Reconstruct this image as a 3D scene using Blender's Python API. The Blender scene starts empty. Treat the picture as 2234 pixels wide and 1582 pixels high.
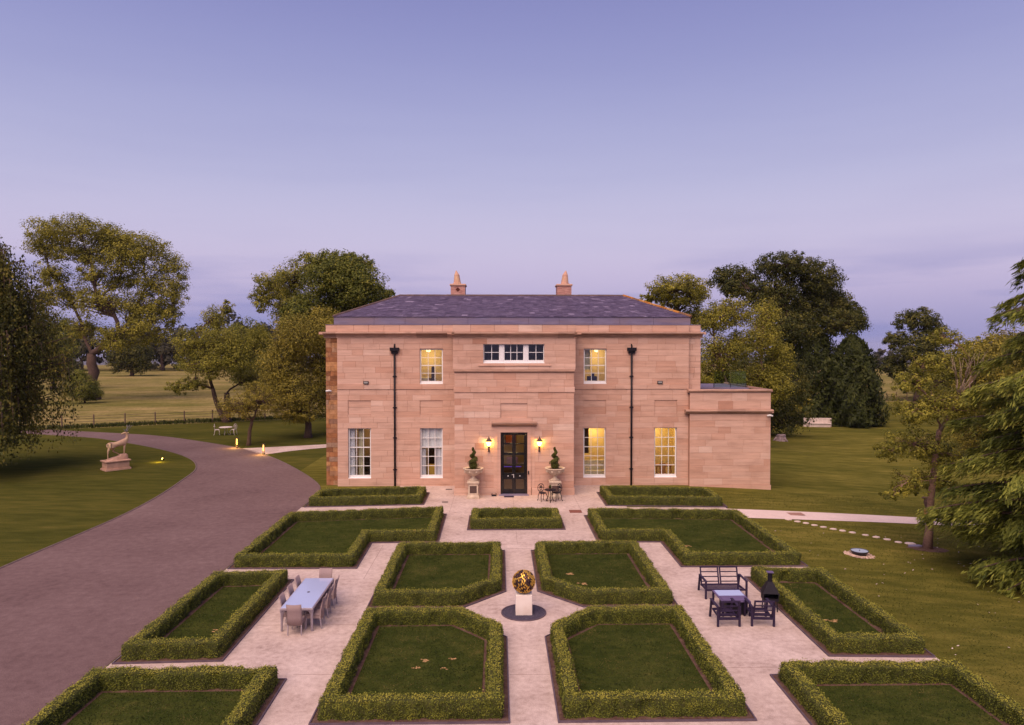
import bpy, math, random
import numpy as np
from mathutils import Vector, Matrix, noise as mnoise
R = math.radians
SC = bpy.context.scene
COL = SC.collection
rng = np.random.default_rng(7)
random.seed(7)

# ---------------------------------------------------------------- camera
cam_d = bpy.data.cameras.new('camera'); cam = bpy.data.objects.new('camera', cam_d); COL.objects.link(cam)
cam_d.sensor_width = 36.0; cam_d.lens = 1550 / 2234 * 36
cam_d.clip_start = 0.5; cam_d.clip_end = 20000
cam.location = (0, 0, 8.8)
cam.rotation_euler = (R(90 - 1.3305), 0, R(-1.0719))
SC.camera = cam

# ---------------------------------------------------------------- sky
world = bpy.data.worlds.new('World'); SC.world = world; world.use_nodes = True
wn = world.node_tree; wn.nodes.clear()
def WN(t, **k):
    n = wn.nodes.new(t)
    for a, v in k.items(): setattr(n, a, v)
    return n
w_out = WN('ShaderNodeOutputWorld'); w_bg = WN('ShaderNodeBackground')
w_tc = WN('ShaderNodeTexCoord'); w_sep = WN('ShaderNodeSeparateXYZ')
wn.links.new(w_tc.outputs['Generated'], w_sep.inputs[0])
w_ramp = WN('ShaderNodeValToRGB'); w_ramp.color_ramp.interpolation = 'B_SPLINE'
els = w_ramp.color_ramp.elements
STOPS = [(0.0, (.33, .315, .58)), (0.04, (.40, .375, .64)), (0.085, (.575, .495, .735)), (0.14, (.62, .565, .78)), (0.22, (.51, .51, .755)), (0.34, (.345, .36, .655)), (0.45, (.245, .257, .555)), (1.0, (.17, .18, .42))]
while len(els) < len(STOPS): els.new(0.5)
for e, (p, c) in zip(els, STOPS): e.position = p; e.color = (*c, 1)
wn.links.new(w_sep.outputs['Z'], w_ramp.inputs[0])
w_sky = WN('ShaderNodeTexSky', sky_type='NISHITA'); w_sky.sun_disc = False
w_sky.sun_elevation = R(6); w_sky.sun_rotation = R(200); w_sky.air_density = 1.5; w_sky.dust_density = 2.0
w_sc = WN('ShaderNodeVectorMath', operation='SCALE'); w_sc.inputs['Scale'].default_value = 0.10
wn.links.new(w_sky.outputs[0], w_sc.inputs[0])
w_mix = WN('ShaderNodeMix', data_type='RGBA'); w_mix.inputs['Factor'].default_value = 0.06
wn.links.new(w_ramp.outputs[0], w_mix.inputs['A']); wn.links.new(w_sc.outputs[0], w_mix.inputs['B'])
# thin banks of dusk cloud low in the sky, all round
w_map = WN('ShaderNodeMapping'); w_map.inputs['Scale'].default_value = (1.6, 1.6, 15)
w_ns = WN('ShaderNodeTexNoise'); w_ns.inputs['Scale'].default_value = 1.7; w_ns.inputs['Detail'].default_value = 7; w_ns.inputs['Roughness'].default_value = .55
wn.links.new(w_tc.outputs['Generated'], w_map.inputs[0]); wn.links.new(w_map.outputs[0], w_ns.inputs[0])
w_cr = WN('ShaderNodeMapRange'); w_cr.inputs[1].default_value = .44; w_cr.inputs[2].default_value = .64; w_cr.inputs[3].default_value = 0; w_cr.inputs[4].default_value = .75
wn.links.new(w_ns.outputs[0], w_cr.inputs[0])
w_el = WN('ShaderNodeMapRange', interpolation_type='SMOOTHSTEP'); w_el.inputs[1].default_value = .05; w_el.inputs[2].default_value = .15; w_el.inputs[3].default_value = 1; w_el.inputs[4].default_value = .09
wn.links.new(w_sep.outputs['Z'], w_el.inputs[0])
w_mu = WN('ShaderNodeMath', operation='MULTIPLY'); wn.links.new(w_cr.outputs[0], w_mu.inputs[0]); wn.links.new(w_el.outputs[0], w_mu.inputs[1])
w_m2 = WN('ShaderNodeMix', data_type='RGBA'); w_m2.inputs['B'].default_value = (.265, .275, .55, 1)
wn.links.new(w_mu.outputs[0], w_m2.inputs['Factor']); wn.links.new(w_mix.outputs['Result'], w_m2.inputs['A'])
wn.links.new(w_m2.outputs['Result'], w_bg.inputs[0]); w_bg.inputs[1].default_value = 1.0
wn.links.new(w_bg.outputs[0], w_out.inputs[0])

# ---------------------------------------------------------------- the afterglow, a broad soft low sun behind the camera
sun_d = bpy.data.lights.new('sun', 'SUN'); sun = bpy.data.objects.new('sun', sun_d); COL.objects.link(sun)
sun_d.energy = 4.7; sun_d.color = (1.0, .73, .56); sun_d.angle = R(60)
sun.rotation_euler = (R(37), 0, R(-24))

SC.view_settings.view_transform = 'Standard'; SC.view_settings.look = 'None'
SC.view_settings.exposure = 0.0; SC.view_settings.gamma = 1.0; SC.view_settings.use_curve_mapping = False
SC.render.engine = 'CYCLES'
SC.cycles.max_bounces = 6; SC.cycles.transparent_max_bounces = 8; SC.cycles.use_denoising = True
SC.cycles.caustics_reflective = False; SC.cycles.caustics_refractive = False
SC.cycles.sample_clamp_indirect = 4.0

# ---------------------------------------------------------------- materials
MATS = {}
def newmat(name):
    m = bpy.data.materials.new(name); m.use_nodes = True; MATS[name] = m
    nt = m.node_tree; b = nt.nodes['Principled BSDF']
    return m, nt, b
def pm(name, c1, c2=None, scale=4.0, rough=.8, bump=0.0, bscale=None, detail=5, metallic=0.0, spec=.3, c3=None, s3=.6, stretch=(1, 1, 1), tint=0.0, lo=.35, hi=.65):
    """two or three tone procedural material in object space, optionally varied piece by piece by the mesh attribute 'tint'"""
    m, nt, b = newmat(name)
    N, L = nt.nodes, nt.links
    tc = N.new('ShaderNodeTexCoord'); mp = N.new('ShaderNodeMapping'); mp.inputs['Scale'].default_value = stretch
    L.new(tc.outputs['Object'], mp.inputs[0])
    if c2 is None: c2 = tuple(x * .8 for x in c1)
    ns = N.new('ShaderNodeTexNoise'); ns.inputs['Scale'].default_value = scale; ns.inputs['Detail'].default_value = detail
    L.new(mp.outputs[0], ns.inputs[0])
    mr = N.new('ShaderNodeMapRange'); mr.inputs[1].default_value = lo; mr.inputs[2].default_value = hi
    L.new(ns.outputs[0], mr.inputs[0])
    mx = N.new('ShaderNodeMix'); mx.data_type = 'RGBA'; mx.inputs['A'].default_value = (*c1, 1); mx.inputs['B'].default_value = (*c2, 1)
    L.new(mr.outputs[0], mx.inputs['Factor']); col = mx.outputs['Result']
    if c3 is not None:
        n3 = N.new('ShaderNodeTexNoise'); n3.inputs['Scale'].default_value = s3; n3.inputs['Detail'].default_value = 6
        L.new(mp.outputs[0], n3.inputs[0])
        m3 = N.new('ShaderNodeMapRange'); m3.inputs[1].default_value = .45; m3.inputs[2].default_value = .7
        L.new(n3.outputs[0], m3.inputs[0])
        x3 = N.new('ShaderNodeMix'); x3.data_type = 'RGBA'; x3.inputs['B'].default_value = (*c3, 1)
        L.new(m3.outputs[0], x3.inputs['Factor']); L.new(col, x3.inputs['A']); col = x3.outputs['Result']
    if tint:
        at = N.new('ShaderNodeAttribute'); at.attribute_name = 'tint'
        hv = N.new('ShaderNodeMapRange'); hv.inputs[3].default_value = 1 - tint; hv.inputs[4].default_value = 1 + tint
        L.new(at.outputs['Fac'], hv.inputs[0])
        sc = N.new('ShaderNodeVectorMath'); sc.operation = 'SCALE'
        L.new(col, sc.inputs[0]); L.new(hv.outputs[0], sc.inputs['Scale']); col = sc.outputs[0]
    L.new(col, b.inputs['Base Color'])
    b.inputs['Roughness'].default_value = rough; b.inputs['Metallic'].default_value = metallic
    b.inputs['Specular IOR Level'].default_value = spec
    if bump:
        nb = N.new('ShaderNodeTexNoise'); nb.inputs['Scale'].default_value = bscale or scale * 4; nb.inputs['Detail'].default_value = 6
        L.new(mp.outputs[0], nb.inputs[0])
        bp = N.new('ShaderNodeBump'); bp.inputs['Strength'].default_value = min(1, bump * 4); bp.inputs['Distance'].default_value = bump
        L.new(nb.outputs[0], bp.inputs['Height']); L.new(bp.outputs[0], b.inputs['Normal'])
    return m
def ramp_tint(name, cols, rough=.85, scale=3, stretch=(1, 1, 1), vary=.25, bump=.01, bscale=20, spec=.25, dirt=None, dscale=.5):
    """colour picked piece by piece from 'tint' through a ramp, with grain on top"""
    m, nt, b = newmat(name); N, L = nt.nodes, nt.links
    at = N.new('ShaderNodeAttribute'); at.attribute_name = 'tint'
    rp = N.new('ShaderNodeValToRGB'); e = rp.color_ramp.elements
    while len(e) < len(cols): e.new(.5)
    for i, c in enumerate(cols): e[i].position = i / (len(cols) - 1); e[i].color = (*c, 1)
    L.new(at.outputs['Fac'], rp.inputs[0]); col = rp.outputs[0]
    tc = N.new('ShaderNodeTexCoord'); mp = N.new('ShaderNodeMapping'); mp.inputs['Scale'].default_value = stretch
    L.new(tc.outputs['Object'], mp.inputs[0])
    ns = N.new('ShaderNodeTexNoise'); ns.inputs['Scale'].default_value = scale; ns.inputs['Detail'].default_value = 6
    L.new(mp.outputs[0], ns.inputs[0])
    mr = N.new('ShaderNodeMapRange'); mr.inputs[1].default_value = .25; mr.inputs[2].default_value = .75; mr.inputs[3].default_value = 1 - vary; mr.inputs[4].default_value = 1 + vary
    L.new(ns.outputs[0], mr.inputs[0])
    sc = N.new('ShaderNodeVectorMath'); sc.operation = 'SCALE'; L.new(col, sc.inputs[0]); L.new(mr.outputs[0], sc.inputs['Scale']); col = sc.outputs[0]
    if dirt is not None:
        n3 = N.new('ShaderNodeTexNoise'); n3.inputs['Scale'].default_value = dscale; n3.inputs['Detail'].default_value = 8; n3.inputs['Roughness'].default_value = .6
        m4 = N.new('ShaderNodeMapping'); m4.inputs['Scale'].default_value = (1, 1, 2.2); L.new(tc.outputs['Object'], m4.inputs[0]); L.new(m4.outputs[0], n3.inputs[0])
        m3 = N.new('ShaderNodeMapRange'); m3.inputs[1].default_value = .52; m3.inputs[2].default_value = .78; m3.inputs[4].default_value = .55
        L.new(n3.outputs[0], m3.inputs[0])
        x3 = N.new('ShaderNodeMix'); x3.data_type = 'RGBA'; x3.inputs['B'].default_value = (*dirt, 1)
        L.new(m3.outputs[0], x3.inputs['Factor']); L.new(col, x3.inputs['A']); col = x3.outputs['Result']
    L.new(col, b.inputs['Base Color']); b.inputs['Roughness'].default_value = rough; b.inputs['Specular IOR Level'].default_value = spec
    if bump:
        nb = N.new('ShaderNodeTexNoise'); nb.inputs['Scale'].default_value = bscale; nb.inputs['Detail'].default_value = 5
        L.new(mp.outputs[0], nb.inputs[0]); bp = N.new('ShaderNodeBump'); bp.inputs['Distance'].default_value = bump; bp.inputs['Strength'].default_value = .6
        L.new(nb.outputs[0], bp.inputs['Height']); L.new(bp.outputs[0], b.inputs['Normal'])
    return m
def leafmat(name, cols, trans=.3, rough=.6):
    m, nt, b = newmat(name); N, L = nt.nodes, nt.links
    at = N.new('ShaderNodeAttribute'); at.attribute_name = 'tint'
    rp = N.new('ShaderNodeValToRGB'); e = rp.color_ramp.elements
    while len(e) < len(cols): e.new(.5)
    for i, c in enumerate(cols): e[i].position = i / (len(cols) - 1); e[i].color = (*c, 1)
    L.new(at.outputs['Fac'], rp.inputs[0]); L.new(rp.outputs[0], b.inputs['Base Color'])
    b.inputs['Roughness'].default_value = rough; b.inputs['Specular IOR Level'].default_value = .15
    tr = N.new('ShaderNodeBsdfTranslucent'); L.new(rp.outputs[0], tr.inputs[0])
    ms = N.new('ShaderNodeMixShader'); ms.inputs[0].default_value = trans
    L.new(b.outputs[0], ms.inputs[1]); L.new(tr.outputs[0], ms.inputs[2]); L.new(ms.outputs[0], N['Material Output'].inputs[0])
    return m
def emat(name, c, s):
    m, nt, b = newmat(name); b.inputs['Base Color'].default_value = (*c, 1)
    b.inputs['Emission Color'].default_value = (*c, 1); b.inputs['Emission Strength'].default_value = s
    return m
def glassmat(name, tint=(.93, .96, .96), base=.04):
    m, nt, b = newmat(name); N, L = nt.nodes, nt.links; N.remove(b)
    t = N.new('ShaderNodeBsdfTransparent'); t.inputs[0].default_value = (*tint, 1)
    g = N.new('ShaderNodeBsdfGlossy'); g.inputs['Roughness'].default_value = .03
    lw = N.new('ShaderNodeLayerWeight'); lw.inputs[0].default_value = .5; pw = N.new('ShaderNodeMath'); pw.operation = 'POWER'; pw.inputs[1].default_value = 4.0; L.new(lw.outputs['Facing'], pw.inputs[0])
    f = N.new('ShaderNodeMath'); f.operation = 'MULTIPLY_ADD'; f.inputs[1].default_value = .85; f.inputs[2].default_value = base; f.use_clamp = True; L.new(pw.outputs[0], f.inputs[0])
    ms = N.new('ShaderNodeMixShader'); L.new(f.outputs[0], ms.inputs[0]); L.new(t.outputs[0], ms.inputs[1]); L.new(g.outputs[0], ms.inputs[2])
    L.new(ms.outputs[0], N['Material Output'].inputs[0])
    return m

ramp_tint('sandstone', [(.44, .235, .165), (.53, .315, .235), (.565, .36, .28), (.60, .395, .315), (.64, .465, .385)], scale=2.2, stretch=(.35, 1, 3.2), vary=.14, bump=.006, bscale=14, dirt=(.30, .17, .12), dscale=.55)
ramp_tint('weathered_shaded_stone', [(.30, .185, .14), (.42, .26, .195), (.50, .315, .24)], scale=3, stretch=(.5, 1, 4), vary=.25, bump=.008, bscale=14, dirt=(.13, .085, .07), dscale=.9)  # weathering stains, plus shade under the mouldings put into the colour
ramp_tint('old_stone', [(.20, .085, .04), (.33, .14, .06), (.24, .13, .085), (.42, .21, .09), (.30, .19, .13)], scale=5, vary=.35, bump=.03, bscale=9)
pm('mortar', (.42, .245, .18), (.36, .205, .15), 6, .9)
ramp_tint('slate', [(.062, .045, .084), (.084, .062, .114), (.102, .078, .136), (.132, .102, .168), (.25, .205, .30)], rough=.55, scale=6, vary=.22, bump=.004, bscale=30, spec=.4)
pm('lead', (.19, .165, .26), (.145, .12, .195), 2.5, .55, .004, 8, spec=.4, stretch=(.5, 1, 3), c3=(.21, .155, .19), s3=.8)
ramp_tint('ridge_tile', [(.10, .065, .06), (.14, .09, .075), (.12, .08, .08)], rough=.8, vary=.3)
ramp_tint('lichen_tile', [(.14, .09, .06), (.30, .12, .03), (.42, .17, .03), (.35, .22, .10)], rough=.9, scale=9, vary=.5)
ramp_tint('brick', [(.42, .20, .17), (.50, .25, .21), (.56, .31, .26)], vary=.2)
pm('brick_mortar', (.5, .36, .3), None, 5, .9)
pm('terracotta', (.60, .36, .26), (.50, .28, .21), 5, .8, .004, c3=(.62, .42, .22), s3=2)
pm('white_paint', (.80, .79, .80), (.74, .73, .75), 3, .45)
pm('black_paint', (.010, .008, .014), (.014, .011, .018), 6, .55, spec=.2)
pm('black_gloss', (.006, .006, .008), (.010, .010, .012), 5, .22, spec=.5)
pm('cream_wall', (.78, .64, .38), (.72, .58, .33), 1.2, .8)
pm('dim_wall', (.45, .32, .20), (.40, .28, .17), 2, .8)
pm('room_floor', (.32, .20, .11), (.26, .15, .08), 3, .5)
pm('curtain', (.86, .83, .87), (.78, .74, .79), 6, .9, stretch=(6, 1, .3))
pm('dark_wood', (.05, .03, .022), (.07, .04, .03), 5, .5)
pm('yellow_wood', (.65, .40, .07), (.55, .33, .06), 4, .5)
pm('pale_fabric', (.70, .63, .48), (.62, .55, .40), 8, .9)
pm('picture_red', (.45, .10, .03), (.30, .06, .02), 4, .6)
pm('violet_cloth', (.40, .22, .55), None, 4, .8)
pm('urn_stone', (.62, .50, .38), (.52, .41, .31), 6, .85, .006, 25, c3=(.40, .31, .24), s3=2.5)
pm('plinth_stone', (.55, .34, .25), (.47, .28, .20), 5, .85, .006, 22, c3=(.38, .24, .17), s3=2)
pm('deer_stone', (.50, .33, .24), (.42, .26, .18), 7, .85, .01, 20, c3=(.55, .40, .24), s3=3)
pm('antler_metal', (.20, .19, .24), (.14, .13, .16), 9, .6)
pm('white_plinth', (.80, .71, .66), (.76, .66, .61), 3, .7, .002, 30, c3=(.70, .58, .52), s3=1.6)
pm('gold', (.95, .60, .13), (.70, .40, .08), 16, .5, metallic=.8)
pm('bronze', (.16, .085, .065), (.10, .055, .05), 8, .4, metallic=.7)
pm('dark_bronze', (.030, .017, .022), (.022, .013, .016), 8, .7)
pm('straw', (.46, .27, .12), (.34, .21, .09), 9, .95)
pm('joint', (.30, .215, .19), None, 5, .9)
pm('dark_gravel', (.085, .07, .105), (.05, .042, .07), 26, .9, .02, 40)
pm('pebble', (.52, .37, .30), (.38, .26, .22), 3, .7, tint=.35)
pm('bowl_steel', (.06, .055, .07), None, 5, .35, metallic=.6)
m_, nt_, b_ = newmat('still_water'); b_.inputs['Base Color'].default_value = (.30, .34, .40, 1); b_.inputs['Roughness'].default_value = .04; b_.inputs['Specular IOR Level'].default_value = .8
m_, nt_, b_ = newmat('table_glass'); b_.inputs['Base Color'].default_value = (.40, .46, .70, 1); b_.inputs['Roughness'].default_value = .12; b_.inputs['Specular IOR Level'].default_value = .8; b_.inputs['Coat Weight'].default_value = .3
pm('rattan', (.33, .24, .24), (.25, .18, .18), 60, .75, .004, 120, stretch=(1, 1, 2))
pm('rattan_frame', (.36, .30, .34), (.29, .24, .27), 12, .6)
pm('navy_metal', (.036, .024, .056), (.028, .018, .044), 6, .65, spec=.15)
pm('lounge_top', (.13, .09, .20), (.11, .08, .17), 4, .5, spec=.3)
pm('white_iron', (.62, .54, .52), (.52, .44, .43), 9, .7)
pm('concrete_block', (.60, .50, .46), (.47, .38, .35), 2.5, .9, .01)
pm('stump_wood', (.34, .26, .27), (.20, .14, .14), 7, .9, .02, stretch=(3, 3, .6))
pm('orange_wood', (.42, .20, .075), (.30, .13, .05), 7, .8, stretch=(4, 4, .6))
pm('brown_wood', (.10, .06, .05), None, 5, .8)
pm('fence_iron', (.045, .035, .03), (.07, .05, .04), 6, .8)
pm('fence_wood', (.10, .065, .05), (.18, .12, .09), 6, .9)
pm('bark', (.105, .065, .05), (.055, .035, .03), 6, .95, .03, 12, stretch=(3, 3, .7))
pm('pale_bark', (.30, .185, .14), (.21, .125, .095), 7, .9, .012, 16, stretch=(1, 1, 2.5))
pm('bare_twig', (.36, .27, .21), (.27, .20, .16), 6, .9)
pm('drain_iron', (.06, .045, .05), None, 5, .7)
pm('brick_mat', (.23, .085, .06), (.17, .06, .045), 30, .9, stretch=(1, 3, 1))
pm('manhole', (.34, .19, .15), (.26, .14, .11), 12, .8)
pm('stepping', (.66, .53, .48), (.52, .42, .37), 5, .85, .006, tint=.15)
pm('chimney_dark', (.10, .025, .02), None, 5, .9)
pm('cctv_white', (.80, .78, .78), None, 3, .4)
glassmat('window_glass'); glassmat('rail_glass', (.80, .90, .85))
emat('lantern_bulb', (1.0, .66, .22), 9); emat('bollard_glow', (1.0, .60, .18), 2.2); emat('uplight_glow', (1.0, .66, .14), 7)
pm('flood_glass', (.35, .34, .33), None, 4, .3); emat('room_bulb', (1.0, .75, .4), 2.0); emat('violet_strip', (.25, .12, .9), .35)
# ground
def groundmat(name, cols, s1, s2, stretch, bump, bscale, rough=.95, rot=0, hi_c=None):
    m, nt, b = newmat(name); N, L = nt.nodes, nt.links
    tc = N.new('ShaderNodeTexCoord'); mp = N.new('ShaderNodeMapping'); mp.inputs['Scale'].default_value = stretch; mp.inputs['Rotation'].default_value = (0, 0, rot)
    L.new(tc.outputs['Object'], mp.inputs[0])
    def noise(s, d, v=mp):
        n = N.new('ShaderNodeTexNoise'); n.inputs['Scale'].default_value = s; n.inputs['Detail'].default_value = d; n.inputs['Roughness'].default_value = .6
        L.new(v.outputs[0], n.inputs[0]); return n
    n1, n2 = noise(s1, 7), noise(s2, 6)
    n3 = N.new('ShaderNodeTexNoise'); n3.inputs['Scale'].default_value = bscale; n3.inputs['Detail'].default_value = 4; L.new(tc.outputs['Object'], n3.inputs[0])
    r = N.new('ShaderNodeValToRGB'); e = r.color_ramp.elements
    while len(e) < len(cols): e.new(.5)
    for i, c in enumerate(cols): e[i].position = .30 + .42 * i / (len(cols) - 1); e[i].color = (*c, 1)
    a = N.new('ShaderNodeMath'); a.operation = 'MULTIPLY_ADD'; a.inputs[1].default_value = .5
    h = N.new('ShaderNodeMath'); h.operation = 'MULTIPLY'; h.inputs[1].default_value = .5
    L.new(n2.outputs[0], h.inputs[0]); L.new(n1.outputs[0], a.inputs[0]); L.new(h.outputs[0], a.inputs[2]); L.new(a.outputs[0], r.inputs[0])
    f = N.new('ShaderNodeMapRange'); f.inputs[1].default_value = .3; f.inputs[2].default_value = .7; f.inputs[3].default_value = .78; f.inputs[4].default_value = 1.22
    L.new(n3.outputs[0], f.inputs[0]); sc = N.new('ShaderNodeVectorMath'); sc.operation = 'SCALE'; L.new(r.outputs[0], sc.inputs[0]); L.new(f.outputs[0], sc.inputs['Scale'])
    L.new(sc.outputs[0], b.inputs['Base Color']); b.inputs['Roughness'].default_value = rough; b.inputs['Specular IOR Level'].default_value = .0 if 'grass' in name or name == 'meadow' else .12
    bp = N.new('ShaderNodeBump'); bp.inputs['Distance'].default_value = bump; bp.inputs['Strength'].default_value = .8
    L.new(n3.outputs[0], bp.inputs['Height']); L.new(bp.outputs[0], b.inputs['Normal'])
    return m
groundmat('lawn_grass', [(.052, .056, .012), (.090, .088, .018), (.155, .136, .030), (.25, .20, .055)], .11, 1.1, (.5, 1.9, 1), .06, 20, rot=R(28))
groundmat('shaded_grass', [(.036, .042, .010), (.060, .063, .014), (.094, .088, .020), (.16, .132, .034)], .11, 1.1, (.5, 1.9, 1), .06, 20, rot=R(28))  # driveway-side lawn: tree shade put into a darker grass colour
groundmat('bed_grass', [(.022, .033, .008), (.036, .048, .011), (.058, .067, .016), (.105, .096, .028)], .6, 2.6, (1, 1.3, 1), .05, 28)
groundmat('meadow', [(.085, .090, .022), (.15, .135, .042), (.27, .21, .085), (.40, .285, .14)], .05, .35, (.45, 1.5, 1), .35, 2.2, rot=R(-8))
groundmat('tarmac', [(.095, .060, .060), (.140, .090, .090), (.168, .112, .111), (.225, .155, .150)], .22, 3.2, (1, 1, 1), .008, 55)
groundmat('soil', [(.070, .036, .030), (.10, .055, .045), (.14, .085, .068), (.18, .11, .09)], 1.5, 6, (1, 1, 1), .04, 30)
groundmat('resin_paving', [(.29, .215, .19), (.45, .345, .31), (.56, .445, .405), (.66, .53, .485)], .7, 5.5, (1, 1, 1), .004, 60, rough=.8)
groundmat('pale_path', [(.56, .44, .41), (.61, .48, .45), (.65, .515, .48), (.68, .54, .50)], .5, 3, (1, 1, 1), .004, 60, rough=.8)
pm('edging', (.085, .060, .085), (.12, .085, .11), 4, .6)
pm('kerb_stone', (.15, .105, .10), (.11, .075, .07), 4, .9)
pm('hill', (.055, .055, .075), (.04, .045, .055), .01, .95)
# leaves
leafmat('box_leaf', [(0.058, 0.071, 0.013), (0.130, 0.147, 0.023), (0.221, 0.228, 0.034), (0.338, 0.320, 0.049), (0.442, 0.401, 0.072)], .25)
leafmat('leaf_olive', [(0.071, 0.077, 0.014), (0.142, 0.143, 0.024), (0.227, 0.214, 0.032), (0.332, 0.300, 0.046), (0.427, 0.366, 0.064)])
leafmat('leaf_green', [(0.041, 0.057, 0.012), (0.087, 0.103, 0.020), (0.148, 0.159, 0.026), (0.230, 0.223, 0.036), (0.333, 0.285, 0.052)])
leafmat('leaf_dark', [(0.025, 0.030, 0.009), (0.044, 0.054, 0.014), (0.076, 0.079, 0.017), (0.125, 0.117, 0.024), (0.186, 0.164, 0.034)])
leafmat('leaf_weep', [(0.040, 0.043, 0.011), (0.070, 0.078, 0.018), (0.120, 0.114, 0.021), (0.198, 0.168, 0.031), (0.294, 0.236, 0.043)])
leafmat('leaf_bronze', [(0.084, 0.074, 0.016), (0.161, 0.143, 0.026), (0.248, 0.211, 0.034), (0.339, 0.279, 0.044), (0.417, 0.325, 0.062)])
leafmat('leaf_yellow', [(0.072, 0.073, 0.012), (0.155, 0.149, 0.023), (0.236, 0.217, 0.030), (0.336, 0.299, 0.043), (0.436, 0.378, 0.065)])
leafmat('leaf_cedar', [(0.052, 0.072, 0.018), (0.109, 0.133, 0.025), (0.188, 0.210, 0.038), (0.285, 0.294, 0.051), (0.390, 0.374, 0.070)])
leafmat('leaf_cypress', [(0.014, 0.019, 0.007), (0.030, 0.040, 0.010), (0.050, 0.061, 0.014), (0.077, 0.087, 0.020), (0.117, 0.119, 0.028)])
leafmat('leaf_far', [(0.032, 0.032, 0.025), (0.051, 0.049, 0.032), (0.074, 0.068, 0.040), (0.096, 0.085, 0.047)])
leafmat('topiary_leaf', [(0.032, 0.044, 0.012), (0.072, 0.082, 0.018), (0.120, 0.122, 0.026), (0.176, 0.167, 0.033)])
leafmat('lawn_blade', [(.026, .036, .009), (.042, .054, .013), (.062, .074, .018), (.10, .10, .027), (.17, .14, .045)], .3, .9)
leafmat('turf_blade', [(.040, .050, .009), (.066, .074, .012), (.100, .100, .018), (.15, .130, .028), (.21, .165, .045)], .3, .9)
leafmat('long_grass', [(0.036, 0.050, 0.012), (0.066, 0.084, 0.019), (0.102, 0.105, 0.026), (0.144, 0.133, 0.036)])
pm('hedge_core', (.035, .040, .010), (.06, .062, .014), 9, .95)

# ---------------------------------------------------------------- mesh helpers
def tag(o, label=None, cat=None, group=None, kind=None):
    if label: o['label'] = label
    if cat: o['category'] = cat
    if group: o['group'] = group
    if kind: o['kind'] = kind
    return o
def empty(name, loc=(0, 0, 0), rz=0.0):
    o = bpy.data.objects.new(name, None); COL.objects.link(o); o.location = loc; o.rotation_euler = (0, 0, rz); o.empty_display_size = .2
    return o
def link(name, me, parent=None, loc=None):
    o = bpy.data.objects.new(name, me); COL.objects.link(o); o.parent = parent
    if loc is not None: o.location = loc
    return o
def npmesh(name, V, F, mat, tint=None, smooth=False):
    """mesh from numpy: V (n,3), F (m,k) with constant k"""
    me = bpy.data.meshes.new(name); V = np.asarray(V, np.float32); F = np.asarray(F, np.int32)
    n, (m, k) = len(V), F.shape
    me.vertices.add(n); me.vertices.foreach_set('co', V.ravel())
    me.loops.add(m * k); me.loops.foreach_set('vertex_index', F.ravel())
    me.polygons.add(m); me.polygons.foreach_set('loop_start', np.arange(0, m * k, k, dtype=np.int32)); me.polygons.foreach_set('loop_total', np.full(m, k, np.int32))
    if smooth: me.polygons.foreach_set('use_smooth', np.ones(m, bool))
    if tint is not None:
        a = me.attributes.new('tint', 'FLOAT', 'POINT'); a.data.foreach_set('value', np.asarray(tint, np.float32))
    me.materials.append(MATS[mat]); me.update(calc_edges=True)
    return me
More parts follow.
